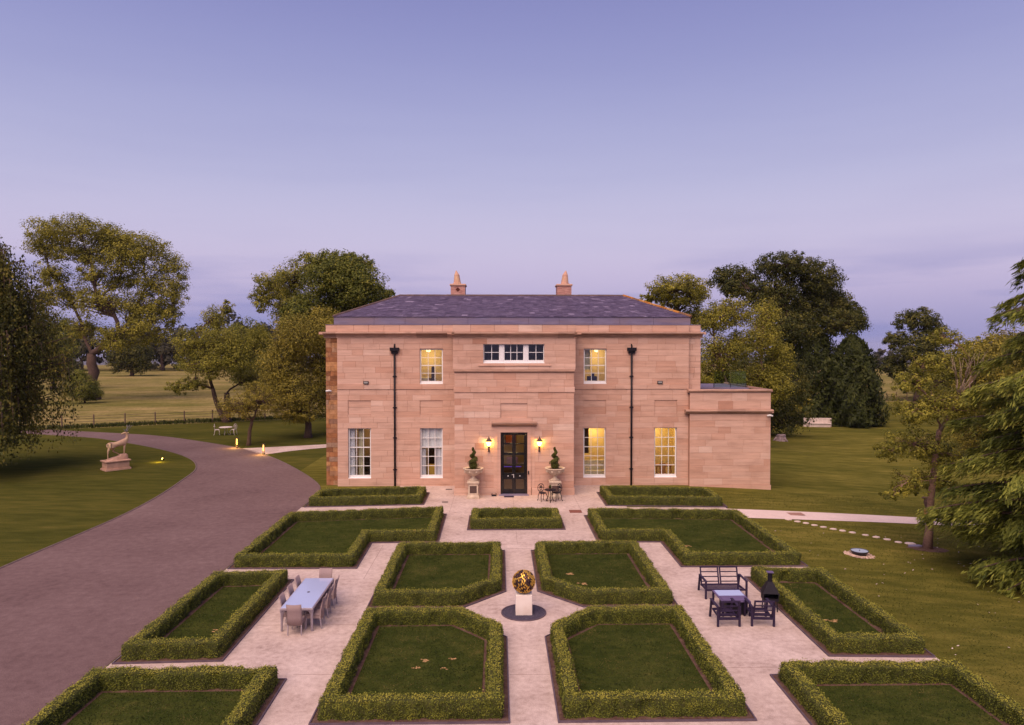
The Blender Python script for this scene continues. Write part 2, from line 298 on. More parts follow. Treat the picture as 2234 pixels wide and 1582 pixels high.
class MB:
    def __init__(s): s.v = []; s.f = []; s.t = []; s.tint = .5
    def add(s, vs, fs):
        o = len(s.v); s.v += [tuple(v) for v in vs]; s.t += [s.tint] * len(vs); s.f += [tuple(i + o for i in f) for f in fs]; return s
    def box(s, x0, x1, y0, y1, z0, z1):
        return s.add([(x0, y0, z0), (x1, y0, z0), (x1, y1, z0), (x0, y1, z0), (x0, y0, z1), (x1, y0, z1), (x1, y1, z1), (x0, y1, z1)],
                     [(0, 3, 2, 1), (4, 5, 6, 7), (0, 1, 5, 4), (1, 2, 6, 5), (2, 3, 7, 6), (3, 0, 4, 7)])
    def cbox(s, c, d): return s.box(c[0] - d[0] / 2, c[0] + d[0] / 2, c[1] - d[1] / 2, c[1] + d[1] / 2, c[2] - d[2] / 2, c[2] + d[2] / 2)
    def bbox(s, x0, x1, y0, y1, z0, z1, b=.01):
        """box with its edges chamfered on all sides"""
        b = min(b, (x1 - x0) / 3, (y1 - y0) / 3, (z1 - z0) / 3)
        vs = []
        for z, i in ((z0, b), (z0 + b, 0), (z1 - b, 0), (z1, b)):
            x0i, x1i, y0i, y1i = x0 + i, x1 - i, y0 + i, y1 - i; k = b if i == 0 else 0
            vs += [(x0i + k, y0i, z), (x1i - k, y0i, z), (x1i, y0i + k, z), (x1i, y1i - k, z), (x1i - k, y1i, z), (x0i + k, y1i, z), (x0i, y1i - k, z), (x0i, y0i + k, z)]
        fs = [tuple(range(7, -1, -1)), tuple(range(24, 32))]
        for r in range(3):
            for i in range(8):
                j = (i + 1) % 8; fs.append((r * 8 + i, r * 8 + j, r * 8 + 8 + j, r * 8 + 8 + i))
        return s.add(vs, fs)
    def bar(s, a, b, w, h=None, up=(0, 0, 1)):
        """square bar from a to b"""
        h = h or w; a, b = Vector(a), Vector(b); d = (b - a).normalized(); u = Vector(up)
        if abs(d.dot(u)) > .98: u = Vector((0, 1, 0))
        x = d.cross(u).normalized(); y = x.cross(d).normalized(); vs = []
        for p in (a, b):
            for i, j in ((-1, -1), (1, -1), (1, 1), (-1, 1)): vs.append(p + x * i * w / 2 + y * j * h / 2)
        return s.add(vs, [(3, 2, 1, 0), (4, 5, 6, 7), (0, 1, 5, 4), (1, 2, 6, 5), (2, 3, 7, 6), (3, 0, 4, 7)])
    def tube(s, pts, rad, n=6, cap=True):
        pts = [Vector(p) for p in pts]; m = len(pts)
        if not hasattr(rad, '__len__'): rad = [rad] * m
        vs = []; ref = None
        for i, p in enumerate(pts):
            d = (pts[min(i + 1, m - 1)] - pts[max(i - 1, 0)]);
            if d.length < 1e-6: d = Vector((0, 0, 1))
            d.normalize()
            if ref is None: ref = Vector((1, 0, 0)) if abs(d.x) < .8 else Vector((0, 1, 0))
            x = (ref - d * ref.dot(d)).normalized(); ref = x; y = d.cross(x)
            for k in range(n):
                a = 2 * math.pi * k / n; vs.append(p + (x * math.cos(a) + y * math.sin(a)) * rad[i])
        fs = []
        for i in range(m - 1):
            for k in range(n):
                j = (k + 1) % n; fs.append((i * n + k, i * n + j, (i + 1) * n + j, (i + 1) * n + k))
        if cap: fs += [tuple(range(n - 1, -1, -1)), tuple((m - 1) * n + k for k in range(n))]
        return s.add(vs, fs)
    def lathe(s, prof, n=20, c=(0, 0, 0), sq=False):
        vs = []; ph = math.pi / n if sq else 0
        for r, z in prof:
            rr = r / math.cos(math.pi / 4) if sq else r
            for k in range(n): a = 2 * math.pi * k / n + ph; vs.append((c[0] + rr * math.cos(a), c[1] + rr * math.sin(a), c[2] + z))
        fs = []
        for i in range(len(prof) - 1):
            for k in range(n):
                j = (k + 1) % n; fs.append((i * n + k, i * n + j, (i + 1) * n + j, (i + 1) * n + k))
        fs += [tuple(range(n - 1, -1, -1)), tuple((len(prof) - 1) * n + k for k in range(n))]
        return s.add(vs, fs)
    def prism(s, poly, z0, z1):
        n = len(poly); vs = [(x, y, z0) for x, y in poly] + [(x, y, z1) for x, y in poly]
        return s.add(vs, [tuple(range(n - 1, -1, -1)), tuple(range(n, 2 * n))] + [(i, (i + 1) % n, n + (i + 1) % n, n + i) for i in range(n)])
    def prism_x(s, prof, x0, x1):
        """profile in (y,z), anticlockwise seen from +x, run along x"""
        n = len(prof); vs = [(x0, y, z) for y, z in prof] + [(x1, y, z) for y, z in prof]
        return s.add(vs, [tuple(range(n - 1, -1, -1)), tuple(range(n, 2 * n))] + [(i, (i + 1) % n, n + (i + 1) % n, n + i) for i in range(n)])
    def block(s, x0, x1, z0, z1, yf, yb, b=.008):
        """dressed stone with chamfered face, seen from -y"""
        vs = [(x0, yb, z0), (x1, yb, z0), (x1, yb, z1), (x0, yb, z1), (x0, yf + b, z0), (x1, yf + b, z0), (x1, yf + b, z1), (x0, yf + b, z1), (x0 + b, yf, z0 + b), (x1 - b, yf, z0 + b), (x1 - b, yf, z1 - b), (x0 + b, yf, z1 - b)]
        fs = [(8, 9, 10, 11)]
        for i in range(4):
            j = (i + 1) % 4; fs += [(4 + i, 4 + j, 8 + j, 8 + i), (i, j, 4 + j, 4 + i)]
        return s.add(vs, fs)
    def mesh(s, name, mat, smooth=False):
        me = bpy.data.meshes.new(name); me.from_pydata(s.v, [], s.f)
        a = me.attributes.new('tint', 'FLOAT', 'POINT'); a.data.foreach_set('value', np.asarray(s.t, np.float32))
        if smooth: me.polygons.foreach_set('use_smooth', [True] * len(me.polygons))
        me.materials.append(MATS[mat]); me.update(); return me
    def build(s, name, mat, parent=None, smooth=False, loc=None):
        return link(name, s.mesh(name, mat, smooth), parent, loc)
def bevel(o, w=.01, seg=2):
    m = o.modifiers.new('bevel', 'BEVEL'); m.width = w; m.segments = seg; m.limit_method = 'ANGLE'; return o
def copy_tree(o, parent=None, name=None):
    c = o.copy(); COL.objects.link(c); c.parent = parent
    if name: c.name = name
    for ch in o.children: copy_tree(ch, c)
    return c
def leaves(P, N, size, tint, aspect=.6, T=None):
    """rhombic leaves: P centres, N normals, size lengths; returns V, F, tint per vertex"""
    n = len(P); N = N / (np.linalg.norm(N, axis=1, keepdims=True) + 1e-9)
    if T is None: T = rng.normal(size=(n, 3))
    T = T - N * np.sum(T * N, axis=1, keepdims=True); T /= (np.linalg.norm(T, axis=1, keepdims=True) + 1e-9)
    B = np.cross(N, T); s = np.asarray(size).reshape(-1, 1) * np.ones((n, 1))
    V = np.empty((n, 4, 3)); V[:, 0] = P - T * s * .5; V[:, 1] = P + B * s * aspect * .5 - T * s * .05; V[:, 2] = P + T * s * .5; V[:, 3] = P - B * s * aspect * .5 - T * s * .05
    return V.reshape(-1, 3), np.arange(n * 4).reshape(n, 4), np.repeat(np.clip(tint, 0, 1), 4)
def unit(n):
    v = rng.normal(size=(n, 3)); return v / np.linalg.norm(v, axis=1, keepdims=True)
def gz(x, y):
    """height of the ground: level terrace, falling gently beyond its lawn side and away over the far fields"""
    t = min(max((x - 11.6) / 22.7, 0), 1); z = -1.25 * (t * t * (3 - 2 * t) * .35 + t * .65)
    d = math.hypot(x, y); z -= .0226 * max(0, d - 330)
    return z
def inset(poly, d):
    """polygon (anticlockwise) moved inwards by d with mitred corners"""
    n = len(poly); out = []
    for i in range(n):
        p0, p1, p2 = Vector(poly[i - 1]), Vector(poly[i]), Vector(poly[(i + 1) % n])
        a = (p1 - p0).normalized(); b = (p2 - p1).normalized()
        na, nb = Vector((-a.y, a.x)), Vector((-b.y, b.x)); m = (na + nb).normalized()
        out.append(tuple(p1 + m * (d / max(.2, m.dot(na)))))
    return out
# ================================================================ THE SETTING
def struct(o): o['kind'] = 'structure'; return o
def sheet(name, xs, ys_of, mat, dz):
    """draped grid: for each x in xs a list of y values of equal length"""
    nx = len(xs); rows = [ys_of(x) for x in xs]; ny = len(rows[0])
    V = [(x, y, gz(x, y) + dz) for x, r in zip(xs, rows) for y in r]
    F = [(i * ny + j, (i + 1) * ny + j, (i + 1) * ny + j + 1, i * ny + j + 1) for i in range(nx - 1) for j in range(ny - 1)]
    return struct(link(name, npmesh(name, V, F, mat, smooth=True)))
u_ = np.linspace(-1, 1, 140)
gx = np.sinh(u_ * 6.2) / math.sinh(6.2) * 6500
gy = np.concatenate([np.linspace(-60, 120, 40), 120 + (np.sinh(np.linspace(0, 1, 90)[1:] * 5.5) / math.sinh(5.5)) * 7500])
sheet('ground', list(gx), lambda x: list(gy), 'meadow', -.22)
FENCE = [(-90, 58), (-60, 69.5), (-45.1, 76), (-32.2, 82.6), (-22, 87), (0, 93), (30, 108), (45, 122), (80, 128)]
def fence_y(x):
    for (a, b), (c, d) in zip(FENCE, FENCE[1:]):
        if a <= x <= c: return b + (d - b) * (x - a) / (c - a)
    return FENCE[0][1] if x < FENCE[0][0] else FENCE[-1][1]
sheet('lawn', list(np.linspace(-80, -14, 66)), lambda x: list(np.linspace(-8, fence_y(x), 70)), 'shaded_grass', 0)
sheet('lawn', list(np.linspace(-14, 80, 104)), lambda x: list(np.linspace(-8, fence_y(x), 70)), 'lawn_grass', 0)
# far hill across the valley
hv = []; hn = 60
for i in range(hn + 1):
    x = -5200 + 10400 * i / hn
    h = -56 + 9 * mnoise.noise((x * .0008, 3.1, 0)) + 4 * mnoise.noise((x * .003, 7.7, 0)) + (4 if x > 0 else -4)
    hv += [(x, 4000, -130), (x, 4700, h), (x, 5600, -140)]
hf = [(i * 3 + k, i * 3 + 3 + k, i * 3 + 4 + k, i * 3 + 1 + k) for i in range(hn) for k in range(2)]
struct(link('hills', npmesh('hills', hv, hf, 'hill', smooth=True)))

def resample(pts, n, closed=False):
    P = [Vector((p[0], p[1], 0)) for p in pts]; out = []
    def cr(p0, p1, p2, p3, t):
        return .5 * ((2 * p1) + (-p0 + p2) * t + (2 * p0 - 5 * p1 + 4 * p2 - p3) * t * t + (-p0 + 3 * p1 - 3 * p2 + p3) * t ** 3)
    seg = []
    for i in range(len(P) - 1):
        for k in range(12): seg.append(cr(P[max(i - 1, 0)], P[i], P[i + 1], P[min(i + 2, len(P) - 1)], k / 12))
    seg.append(P[-1]); L = [0]
    for a, b in zip(seg, seg[1:]): L.append(L[-1] + (b - a).length)
    j = 0
    for k in range(n):
        s = L[-1] * k / (n - 1)
        while j < len(L) - 2 and L[j + 1] < s: j += 1
        t = (s - L[j]) / max(1e-6, L[j + 1] - L[j]); out.append(seg[j].lerp(seg[j + 1], t))
    return out
def loft(name, A, B, mat, dz, n=70, m=6):
    a, b = resample(A, n), resample(B, n); V = []; F = []
    for p, q in zip(a, b):
        for k in range(m + 1):
            c = p.lerp(q, k / m); V.append((c.x, c.y, gz(c.x, c.y) + dz))
    for i in range(n - 1):
        for k in range(m): F.append((i * (m + 1) + k, i * (m + 1) + k + 1, (i + 1) * (m + 1) + k + 1, (i + 1) * (m + 1) + k))
    return struct(link(name, npmesh(name, V, F, mat, smooth=True)))
def kerb(name, pts, w, h, mat, n=80, dz=0):
    c = resample(pts, n); mb = MB(); V = []; F = []
    for i, p in enumerate(c):
        d = (c[min(i + 1, n - 1)] - c[max(i - 1, 0)]).normalized(); s = Vector((-d.y, d.x, 0)) * w / 2; z = gz(p.x, p.y) + dz
        V += [(p.x - s.x, p.y - s.y, z - .05), (p.x - s.x, p.y - s.y, z + h), (p.x + s.x, p.y + s.y, z + h), (p.x + s.x, p.y + s.y, z - .05)]
    for i in range(n - 1):
        for k in range(3): F.append((i * 4 + k, i * 4 + k + 1, i * 4 + 5 + k, i * 4 + 4 + k))
    return struct(link(name, npmesh(name, V, F, mat)))
DL = [(-19.8, -5), (-19.75, 14), (-19.72, 28.3), (-19.6, 33), (-19.55, 37), (-19.9, 41.5), (-20.7, 46.5), (-21.75, 51.3), (-24.3, 56), (-28.9, 61), (-35.6, 66.4), (-41, 69.6), (-58, 76)]
DR = [(-10.78, -5), (-10.78, 12), (-10.78, 22), (-10.78, 30), (-10.75, 36), (-10.72, 39.5), (-11.2, 44.5), (-14.9, 51.6), (-18.8, 57.5), (-22.4, 61.5), (-27.8, 66), (-33, 69.7), (-38.7, 72.2), (-58, 79)]
loft('driveway', DL, DR, 'tarmac', .010, 110, 10)
kerb('kerb', DL, .10, .035, 'kerb_stone', 140); kerb('kerb', DR[5:], .07, .03, 'kerb_stone', 90)
loft('side_path', [(-22.1, 61.2), (-18.5, 62.4), (-14.9, 63.8), (-10.5, 65.2)], [(-18.95, 57.6), (-17.3, 59.7), (-14.6, 61.7), (-10.5, 63)], 'resin_paving', .018, 24, 3)
loft('garden_path', [(12.2, 38.1), (16, 38.15), (21.5, 38.35), (30, 38.6)], [(12.2, 36.08), (16, 36.25), (21.5, 36.7), (30, 37.2)], 'pale_path', .016, 60, 4)
mb = MB(); mb.prism([(-10.74, -4), (12.34, -4), (12.34, 38.25), (7, 38.4), (7, 44.7), (-6.2, 44.7), (-6.2, 39), (-10.74, 38.7)], -.12, .014)
struct(mb.build('paving', 'resin_paving'))
# saw-cut joints across the paving
mb = MB()
for (x0, y0, x1, y1) in [(-7.6, 26.7, -4.5, 26.7), (-7.6, 22.3, -4.5, 22.3), (-5.5, 18.9, -4.5, 18.9), (.3, 30.6, 1.36, 30.6), (-2.6, 31.3, 4.4, 31.3), (.82, 31.3, .82, 33.6), (6.1, 22.9, 9.2, 22.9), (6.1, 19.1, 9.2, 19.1), (.3, 18.8, 1.36, 18.8), (.3, 27.6, 1.36, 27.6), (-2.6, 37.4, 4.4, 37.4), (4.4, 37.4, 4.4, 41.7), (-2.6, 37.4, -2.6, 41.7), (.82, 37.4, .82, 41.6), (-5.1, 31.2, -5.1, 26.7)]:
    mb.box(min(x0, x1) - .007, max(x0, x1) + .007, min(y0, y1) - .007, max(y0, y1) + .007, .01, .017)
struct(mb.build('paving_joints', 'joint'))

# ---------------------------------------------------------------- beds and box hedges
CX = .82
def side(poly, s):
    p = [(CX + s * u, y) for u, y in poly]
    return p if s > 0 else p[::-1]
LAWNS = []
def hedge(poly, label, h=.46, w=.36, dens=500, off=.19, group='clipped box hedges of the parterre', seed=0, notch=None):
    O = inset(poly, off); I = inset(poly, off + w); n = len(O)
    sec = [(0, .0), (0, .12), (-.02, .26), (-.01, .40), (.0, .50 * .84), (.06, .96 * .5), (.3, .5), (.5, .505), (.7, .5), (.94, .96 * .5), (1., .42), (1.01, .40), (1.02, .26), (1, .12), (1, 0)]
    sec = [(a, z / .5 * h) for a, z in sec]; M = len(sec); V = []; sta = 0
    for i in range(n):
        o0, o1, i0, i1 = (Vector(q) for q in (O[i], O[(i + 1) % n], I[i], I[(i + 1) % n])); k = max(2, int((o1 - o0).length / .13))
        for t in range(k):
            a = o0.lerp(o1, t / k); b = i0.lerp(i1, t / k); nrm = (a - b).normalized(); sta += 1
            hh = 1 + .05 * mnoise.noise((a.x * .9 + seed, a.y * .9, 1.3)) + .03 * mnoise.noise((a.x * 2.7, a.y * 2.7, seed))
            for f, z in sec:
                p = a.lerp(b, f); bul = .035 * mnoise.noise((p.x * 2.2, p.y * 2.2, z * 2.2 + seed)) + .028 * mnoise.noise((p.x * 5.5, p.y * 5.5, z * 5.5 + seed))
                gap = max(0, mnoise.noise((p.x * 3.1 + seed, p.y * 3.1, z * .8)) - .08) * .24; bul -= gap if z < h * .9 else gap * .3
                s = (1 - 2 * f) if (f < .1 or f > .9) else 0
                V.append((p.x + nrm.x * bul * s, p.y + nrm.y * bul * s, max(0, z * hh + (bul * .8 if .02 < f < .98 else 0)) + .03))
    V = np.array(V); F = []
    for i in range(sta):
        j = (i + 1) % sta
        for k in range(M - 1): F.append((i * M + k, i * M + k + 1, j * M + k + 1, j * M + k))
    F = np.array(F)
    c = V.mean(axis=0) * [1, 1, 0]; o = link('box_hedge', npmesh('box_hedge', V - c, F, 'hedge_core', smooth=True)); o.location = c
    tag(o, label, 'hedge', group)
    # leaves over the whole surface
    A, B, C_, D = (V[F[:, q]] for q in range(4)); cr = np.cross(C_ - A, B - D); cr = cr * np.sign(cr[:, 2].sum() if abs(cr[:, 2].sum()) > 0 else 1); ar = np.linalg.norm(cr, axis=1) * .5
    cnt = rng.poisson(ar * dens * 1.9); idx = np.repeat(np.arange(len(F)), cnt); m = len(idx)
    u, v = rng.random((2, m, 1)); P = (A[idx] * (1 - u) + B[idx] * u) * (1 - v) + (D[idx] * (1 - u) + C_[idx] * u) * v
    Nn = cr[idx] / (np.linalg.norm(cr[idx], axis=1, keepdims=True) + 1e-9)
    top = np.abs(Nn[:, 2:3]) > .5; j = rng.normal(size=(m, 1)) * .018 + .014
    P = P + Nn * np.where(top, j, np.abs(j) + .004) + rng.normal(size=(m, 3)) * .012
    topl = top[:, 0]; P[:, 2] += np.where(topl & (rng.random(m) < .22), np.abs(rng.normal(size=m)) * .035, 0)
    clump = np.array([mnoise.noise((p[0] * 4.5, p[1] * 4.5, p[2] * 4.5 + seed)) for p in P[::1]]) if m < 160000 else rng.normal(size=m) * .3
    tint = .40 + .34 * clump + rng.normal(size=m) * .10 + np.where(topl, .25, -.16)  # tint lightens tops for new growth and sky light, darkens sides as shade
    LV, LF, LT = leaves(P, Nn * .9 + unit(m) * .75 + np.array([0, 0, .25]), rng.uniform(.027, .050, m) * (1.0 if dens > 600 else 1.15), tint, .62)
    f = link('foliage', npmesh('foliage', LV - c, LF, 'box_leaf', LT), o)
    return o
def bed(poly, hlabel, dens, lawn=True, grassdeep=.69, h=.46, seed=0):
    mb = MB(); mb.prism(inset(poly, .03), -.05, .034); struct(mb.build('soil_bed', 'soil'))
    mb = MB(); o = poly; i = inset(poly, .035); n = len(poly)
    mb.add([(*p, .06) for p in o] + [(*p, .06) for p in i] + [(*p, 0) for p in o] + [(*p, 0) for p in i],
           [(k, (k + 1) % n, n + (k + 1) % n, n + k) for k in range(n)] + [(2 * n + k, 2 * n + (k + 1) % n, (k + 1) % n, k) for k in range(n)] + [(n + k, n + (k + 1) % n, 3 * n + (k + 1) % n, 3 * n + k) for k in range(n)])
    struct(mb.build('edging', 'edging'))
    if lawn:
        mb = MB(); mb.prism(inset(poly, grassdeep), 0, .058); struct(mb.build('lawn', 'bed_grass')); LAWNS.append(inset(poly, grassdeep + .01))
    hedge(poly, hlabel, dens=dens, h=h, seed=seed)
P_CB = [(2.02, 23.62), (5.25, 23.66), (5.25, 30.28), (.55, 30.28), (.55, 25.2)]
P_CF = [(.56, 16.33), (5.23, 16.33), (5.23, 22.72), (2.0, 22.72), (.56, 21.2)]
P_L = {1: [(6.41, 27.88), (11.5, 27.85), (11.5, 36.0), (3.58, 36.5), (3.58, 31.5), (6.41, 31.45)], -1: [(6.41, 27.93), (11.5, 27.95), (11.5, 35.9), (3.53, 36.95), (3.5, 31.6), (6.45, 31.55)]}
P_M = [(8.5, 19.72), (11.5, 19.6), (11.5, 26.42), (8.5, 26.62)]
P_F = [(6.4, 9.5), (11.5, 9.5), (11.5, 18.6), (6.4, 18.62)]
P_B = {1: [(5.04, 38.72), (11.65, 38.3), (11.65, 41.65), (5.04, 42.3)], -1: [(4.94, 39.15), (11.42, 38.65), (11.42, 41.6), (4.94, 42.4)]}
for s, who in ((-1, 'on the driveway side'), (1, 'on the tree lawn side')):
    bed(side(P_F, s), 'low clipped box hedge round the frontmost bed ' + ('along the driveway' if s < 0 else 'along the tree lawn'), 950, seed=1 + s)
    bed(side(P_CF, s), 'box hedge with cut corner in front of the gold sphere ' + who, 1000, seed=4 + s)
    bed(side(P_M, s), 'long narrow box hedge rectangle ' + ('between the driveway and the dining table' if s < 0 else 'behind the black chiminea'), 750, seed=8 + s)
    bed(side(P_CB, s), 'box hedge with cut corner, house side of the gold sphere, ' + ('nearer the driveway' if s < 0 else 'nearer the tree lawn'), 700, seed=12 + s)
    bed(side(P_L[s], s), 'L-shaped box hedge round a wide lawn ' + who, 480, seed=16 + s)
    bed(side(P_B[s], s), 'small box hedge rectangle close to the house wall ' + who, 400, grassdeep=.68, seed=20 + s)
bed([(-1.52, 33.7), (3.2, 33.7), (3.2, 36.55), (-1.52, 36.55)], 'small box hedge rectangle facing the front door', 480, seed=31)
# bare patches worn in the bed lawns
mb = MB()
for (x, y, r) in [(-2.0, 19.6, .09), (-1.35, 19.7, .07), (-1.5, 19.1, .06), (-2.25, 19.15, .06), (10.6, 22.2, .11), (2.7, 27.0, .12), (3.1, 25.9, .13), (4.3, 25.2, .22), (-8.7, 21.8, .09), (-4.0, 33.4, .14), (8.2, 30.7, .12), (4.9, 33.6, .14)]:
    for q in range(7):
        a, b, s_ = x + random.gauss(0, r * .8), y + random.gauss(0, r * .5), r * random.uniform(.25, .6); n = 8; mb.prism([(a + s_ * random.uniform(.6, 1.3) * 1.4 * math.cos(k * 2 * math.pi / n), b + s_ * random.uniform(.6, 1.3) * math.sin(k * 2 * math.pi / n)) for k in range(n)], .03, .0605 + q * .0004)
o = mb.build('bare_soil_patches', 'straw'); o['kind'] = 'stuff'; tag(o, 'dry bare patches worn into the bed lawns', 'bare patches')
# gravel disc
mb = MB(); mb.lathe([(.71, -.02), (.71, .021), (.705, .022), (0.01, .022)], 48, (.82, 23.2, 0)); struct(mb.build('gravel_disc', 'dark_gravel'))
mb = MB(); n = 48
for k in range(n):
    a0, a1 = 2 * math.pi * k / n, 2 * math.pi * (k + 1) / n; q = [(.82 + r * math.cos(a), 23.2 + r * math.sin(a), z) for r, a, z in ((.71, a0, .045), (.745, a0, .045), (.745, a1, .045), (.71, a1, .045), (.71, a0, 0), (.745, a0, 0), (.745, a1, 0), (.71, a1, 0))]
    mb.add(q, [(0, 1, 2, 3), (1, 5, 6, 2), (4, 0, 3, 7)])
struct(mb.build('gravel_edging', 'edging'))
gp = MB()
for k in range(900):
    a = random.random() * 6.283; r = .69 * math.sqrt(random.random()); x, y, s = .82 + r * math.cos(a), 23.2 + r * math.sin(a), random.uniform(.012, .024)
    gp.tint = random.random(); gp.lathe([(s * .5, 0), (s, s * .4), (s * .5, s * .8)], 5, (x, y, .02))
o = gp.build('gravel', 'dark_gravel'); o['kind'] = 'stuff'; tag(o, 'dark slate gravel round the white plinth', 'gravel')

# short blades over the near lawns
def in_poly(x, y, P):
    c = np.zeros(len(x), bool); n = len(P)
    for i in range(n):
        (x0, y0), (x1, y1) = P[i], P[(i + 1) % n]
        if y0 == y1: continue
        c ^= ((y0 > y) != (y1 > y)) & (x < (x1 - x0) * (y - y0) / (y1 - y0) + x0)
    return c
def blades(label, XY, z, mat, h):
    n = len(XY); hh = rng.uniform(.5, 1.25, n) * h; P = np.stack([XY[:, 0], XY[:, 1], z + hh * .35], 1); T = np.stack([rng.normal(size=n) * .8, rng.normal(size=n) * .8, np.ones(n) * .8], 1); N = np.stack([rng.normal(size=n), rng.normal(size=n), np.abs(rng.normal(size=n)) * .8], 1)
    cl = np.array([mnoise.noise((a * .9, b * 1.4, 2.2)) + .5 * mnoise.noise((a * 3.3, b * 4, 5.1)) for a, b in XY]); V, F, TT = leaves(P, N, hh * 1.3, .42 + .75 * cl + rng.normal(size=n) * .14, .30, T); o = link('grass', npmesh('grass', V, F, mat, TT)); o['kind'] = 'stuff'; return tag(o, label, 'grass')
pts = []
for P in LAWNS:
    xs, ys = [q[0] for q in P], [q[1] for q in P]; n = int((max(xs) - min(xs)) * (max(ys) - min(ys)) * (420 if min(ys) < 25 else 240)); X, Y = rng.uniform(min(xs), max(xs), n), rng.uniform(min(ys), max(ys), n); k = in_poly(X, Y, P) & (Y > 14.5); pts.append(np.stack([X[k], Y[k]], 1))
XY = np.concatenate(pts); blades('short grass growing inside the hedged beds', XY, .057, 'lawn_blade', .045)
n = 52000; X, Y = rng.uniform(12.45, 30, n), 16 + 28 * rng.random(n) ** 1.3; k = ~((Y > 36) & (Y < 38.6)) & ~((X < 17.3) & (Y > 43)) & (X < 10 + Y * .42); X, Y = X[k], Y[k]
blades('short grass of the tree lawn beside the hedges', np.stack([X, Y], 1), np.array([gz(a, b) for a, b in zip(X, Y)]), 'turf_blade', .05)
# ================================================================ THE HOUSE
HX, HY = .92, 44.6
house = empty('mansion', (HX, HY, 0)); tag(house, 'two storey pink sandstone mansion with hipped slate roof and projecting centre bay', 'house')
def wall_holes(mb, x0, x1, z0, z1, yf, yb, holes):
    """wall in the xz plane with rectangular openings: faces, reveals and outer rim"""
    xs = sorted({x0, x1, *[h[0] for h in holes], *[h[1] for h in holes]}); zs = sorted({z0, z1, *[h[2] for h in holes], *[h[3] for h in holes]})
    xs = [x for x in xs if x0 <= x <= x1]; zs = [z for z in zs if z0 <= z <= z1]
    for a, b in zip(xs, xs[1:]):
        for c, d in zip(zs, zs[1:]):
            mx, mz = (a + b) / 2, (c + d) / 2
            if any(h[0] < mx < h[1] and h[2] < mz < h[3] for h in holes): continue
            mb.add([(a, yf, c), (b, yf, c), (b, yf, d), (a, yf, d)], [(0, 1, 2, 3)]); mb.add([(a, yb, c), (b, yb, c), (b, yb, d), (a, yb, d)], [(3, 2, 1, 0)])
    for h in holes + [(x0, x1, z0, z1)]:
        a, b, c, d = h[:4]; mb.add([(a, yf, c), (b, yf, c), (b, yf, d), (a, yf, d), (a, yb, c), (b, yb, c), (b, yb, d), (a, yb, d)], [(0, 4, 5, 1), (1, 5, 6, 2), (2, 6, 7, 3), (3, 7, 4, 0)])
STONES = []       # (area, MB) single stones of the walls
def ashlar(x0, x1, z0, z1, yf, holes, mean=1.15, ch=.36, yb=None, joint=.008, mat='sandstone', tspread=.135, keep=True):
    """courses of dressed blocks round the openings"""
    yb = yf + .05 if yb is None else yb; z = z0
    nrow = max(1, round((z1 - z0) / ch)); hrow = (z1 - z0) / nrow
    for r in range(nrow):
        za, zb = z0 + r * hrow, z0 + (r + 1) * hrow
        spans = [(x0, x1)]; fill = []
        for h in holes:
            if h[3] <= za + .04 or h[2] >= zb - .04: continue
            ns = []
            for a, b in spans:
                if h[1] <= a or h[0] >= b: ns.append((a, b)); continue
                if h[0] > a: ns.append((a, h[0]))
                if h[1] < b: ns.append((h[1], b))
            spans = ns
            a, b = max(x0, h[0]), min(x1, h[1])
            if b > a:
                if h[3] < zb - .05: fill.append((a, b, h[3], zb))
                if h[2] > za + .05: fill.append((a, b, za, h[2]))
        for a, b, c, d in fill:
            for q in range(2):
                mb = MB(); mb.tint = min(1, max(0, random.gauss(.5, tspread))); mb.block(a + (b - a) * q / 2 + joint / 2, a + (b - a) * (q + 1) / 2 - joint / 2, c + joint / 2, d - joint / 2, yf, yb); STONES.append(((b - a) * (d - c) / 2, mb, mat))
        rowt = random.gauss(0, .05)
        for a, b in spans:
            x = a; first = True
            while x < b - 1e-4:
                w = mean * random.uniform(.55, 1.5) * (random.choice([.5, 1]) if first else 1); first = False
                if b - (x + w) < .3: w = b - x
                c0, c1 = za, zb
                if c1 - c0 > .05:
                    mb = MB(); mb.tint = min(1, max(0, random.gauss(.5 + rowt, tspread)))
                    mb.block(x + joint / 2, x + w - joint / 2, c0 + joint / 2, c1 - joint / 2, yf + random.uniform(-.002, .003), yb)
                    STONES.append(((w * (c1 - c0)), mb, mat))
                x += w
WT = .34
# openings (x0, x1, z0, z1)
GW = [(-10.36, -8.94), (-5.86, -4.44), (4.42, 5.84), (8.92, 10.34)]
gw = [(a, b, .48, 3.67) for a, b in GW]; uw = [(-5.86, -4.42, 6.41, 8.63), (4.43, 5.87, 6.41, 8.63)]
pan = [(a, b, 4.51, 5.40) for a, b in GW]
mb = MB()
for s in (-1, 1):
    xa, xb = (-11.02, -3.5) if s < 0 else (3.5, 11.08)
    hs = [h for h in gw + uw + pan if xa < h[0] < xb]
    wall_holes(mb, xa, xb, -.5, 9.45, .016, WT, [h for h in hs])
    mb.box(xa, xb, .30, .46, 9.452, 10.1)
    ashlar(xa, xb, .49, 6.08, 0, hs); ashlar(xa, xb, 6.39, 9.30, 0, hs)
    ashlar(xa, xb, -.3, .48, -.035, [], mean=1.3, ch=.39)
    st = MB()
    x = xa
    while x < xb - .01:
        w = min(random.uniform(1.2, 2.0), xb - x); w = xb - x if xb - x - w < .5 else w
        st.tint = random.gauss(.45, .15); st.block(x + .004, x + w - .004, 6.085, 6.385, -.045, .05, .012); x += w
    st.build('string_course', 'sandstone', house)
    for h in hs:
        if h in pan:
            p = MB()
            for k in range(2): p.tint = random.gauss(.5, .15); p.block(h[0] + .005, h[1] - .005, h[2] + .445 * k + .005, h[2] + .445 * (k + 1) - .005, .055, .2, .004)
            p.build('blind_panel', 'sandstone', house)
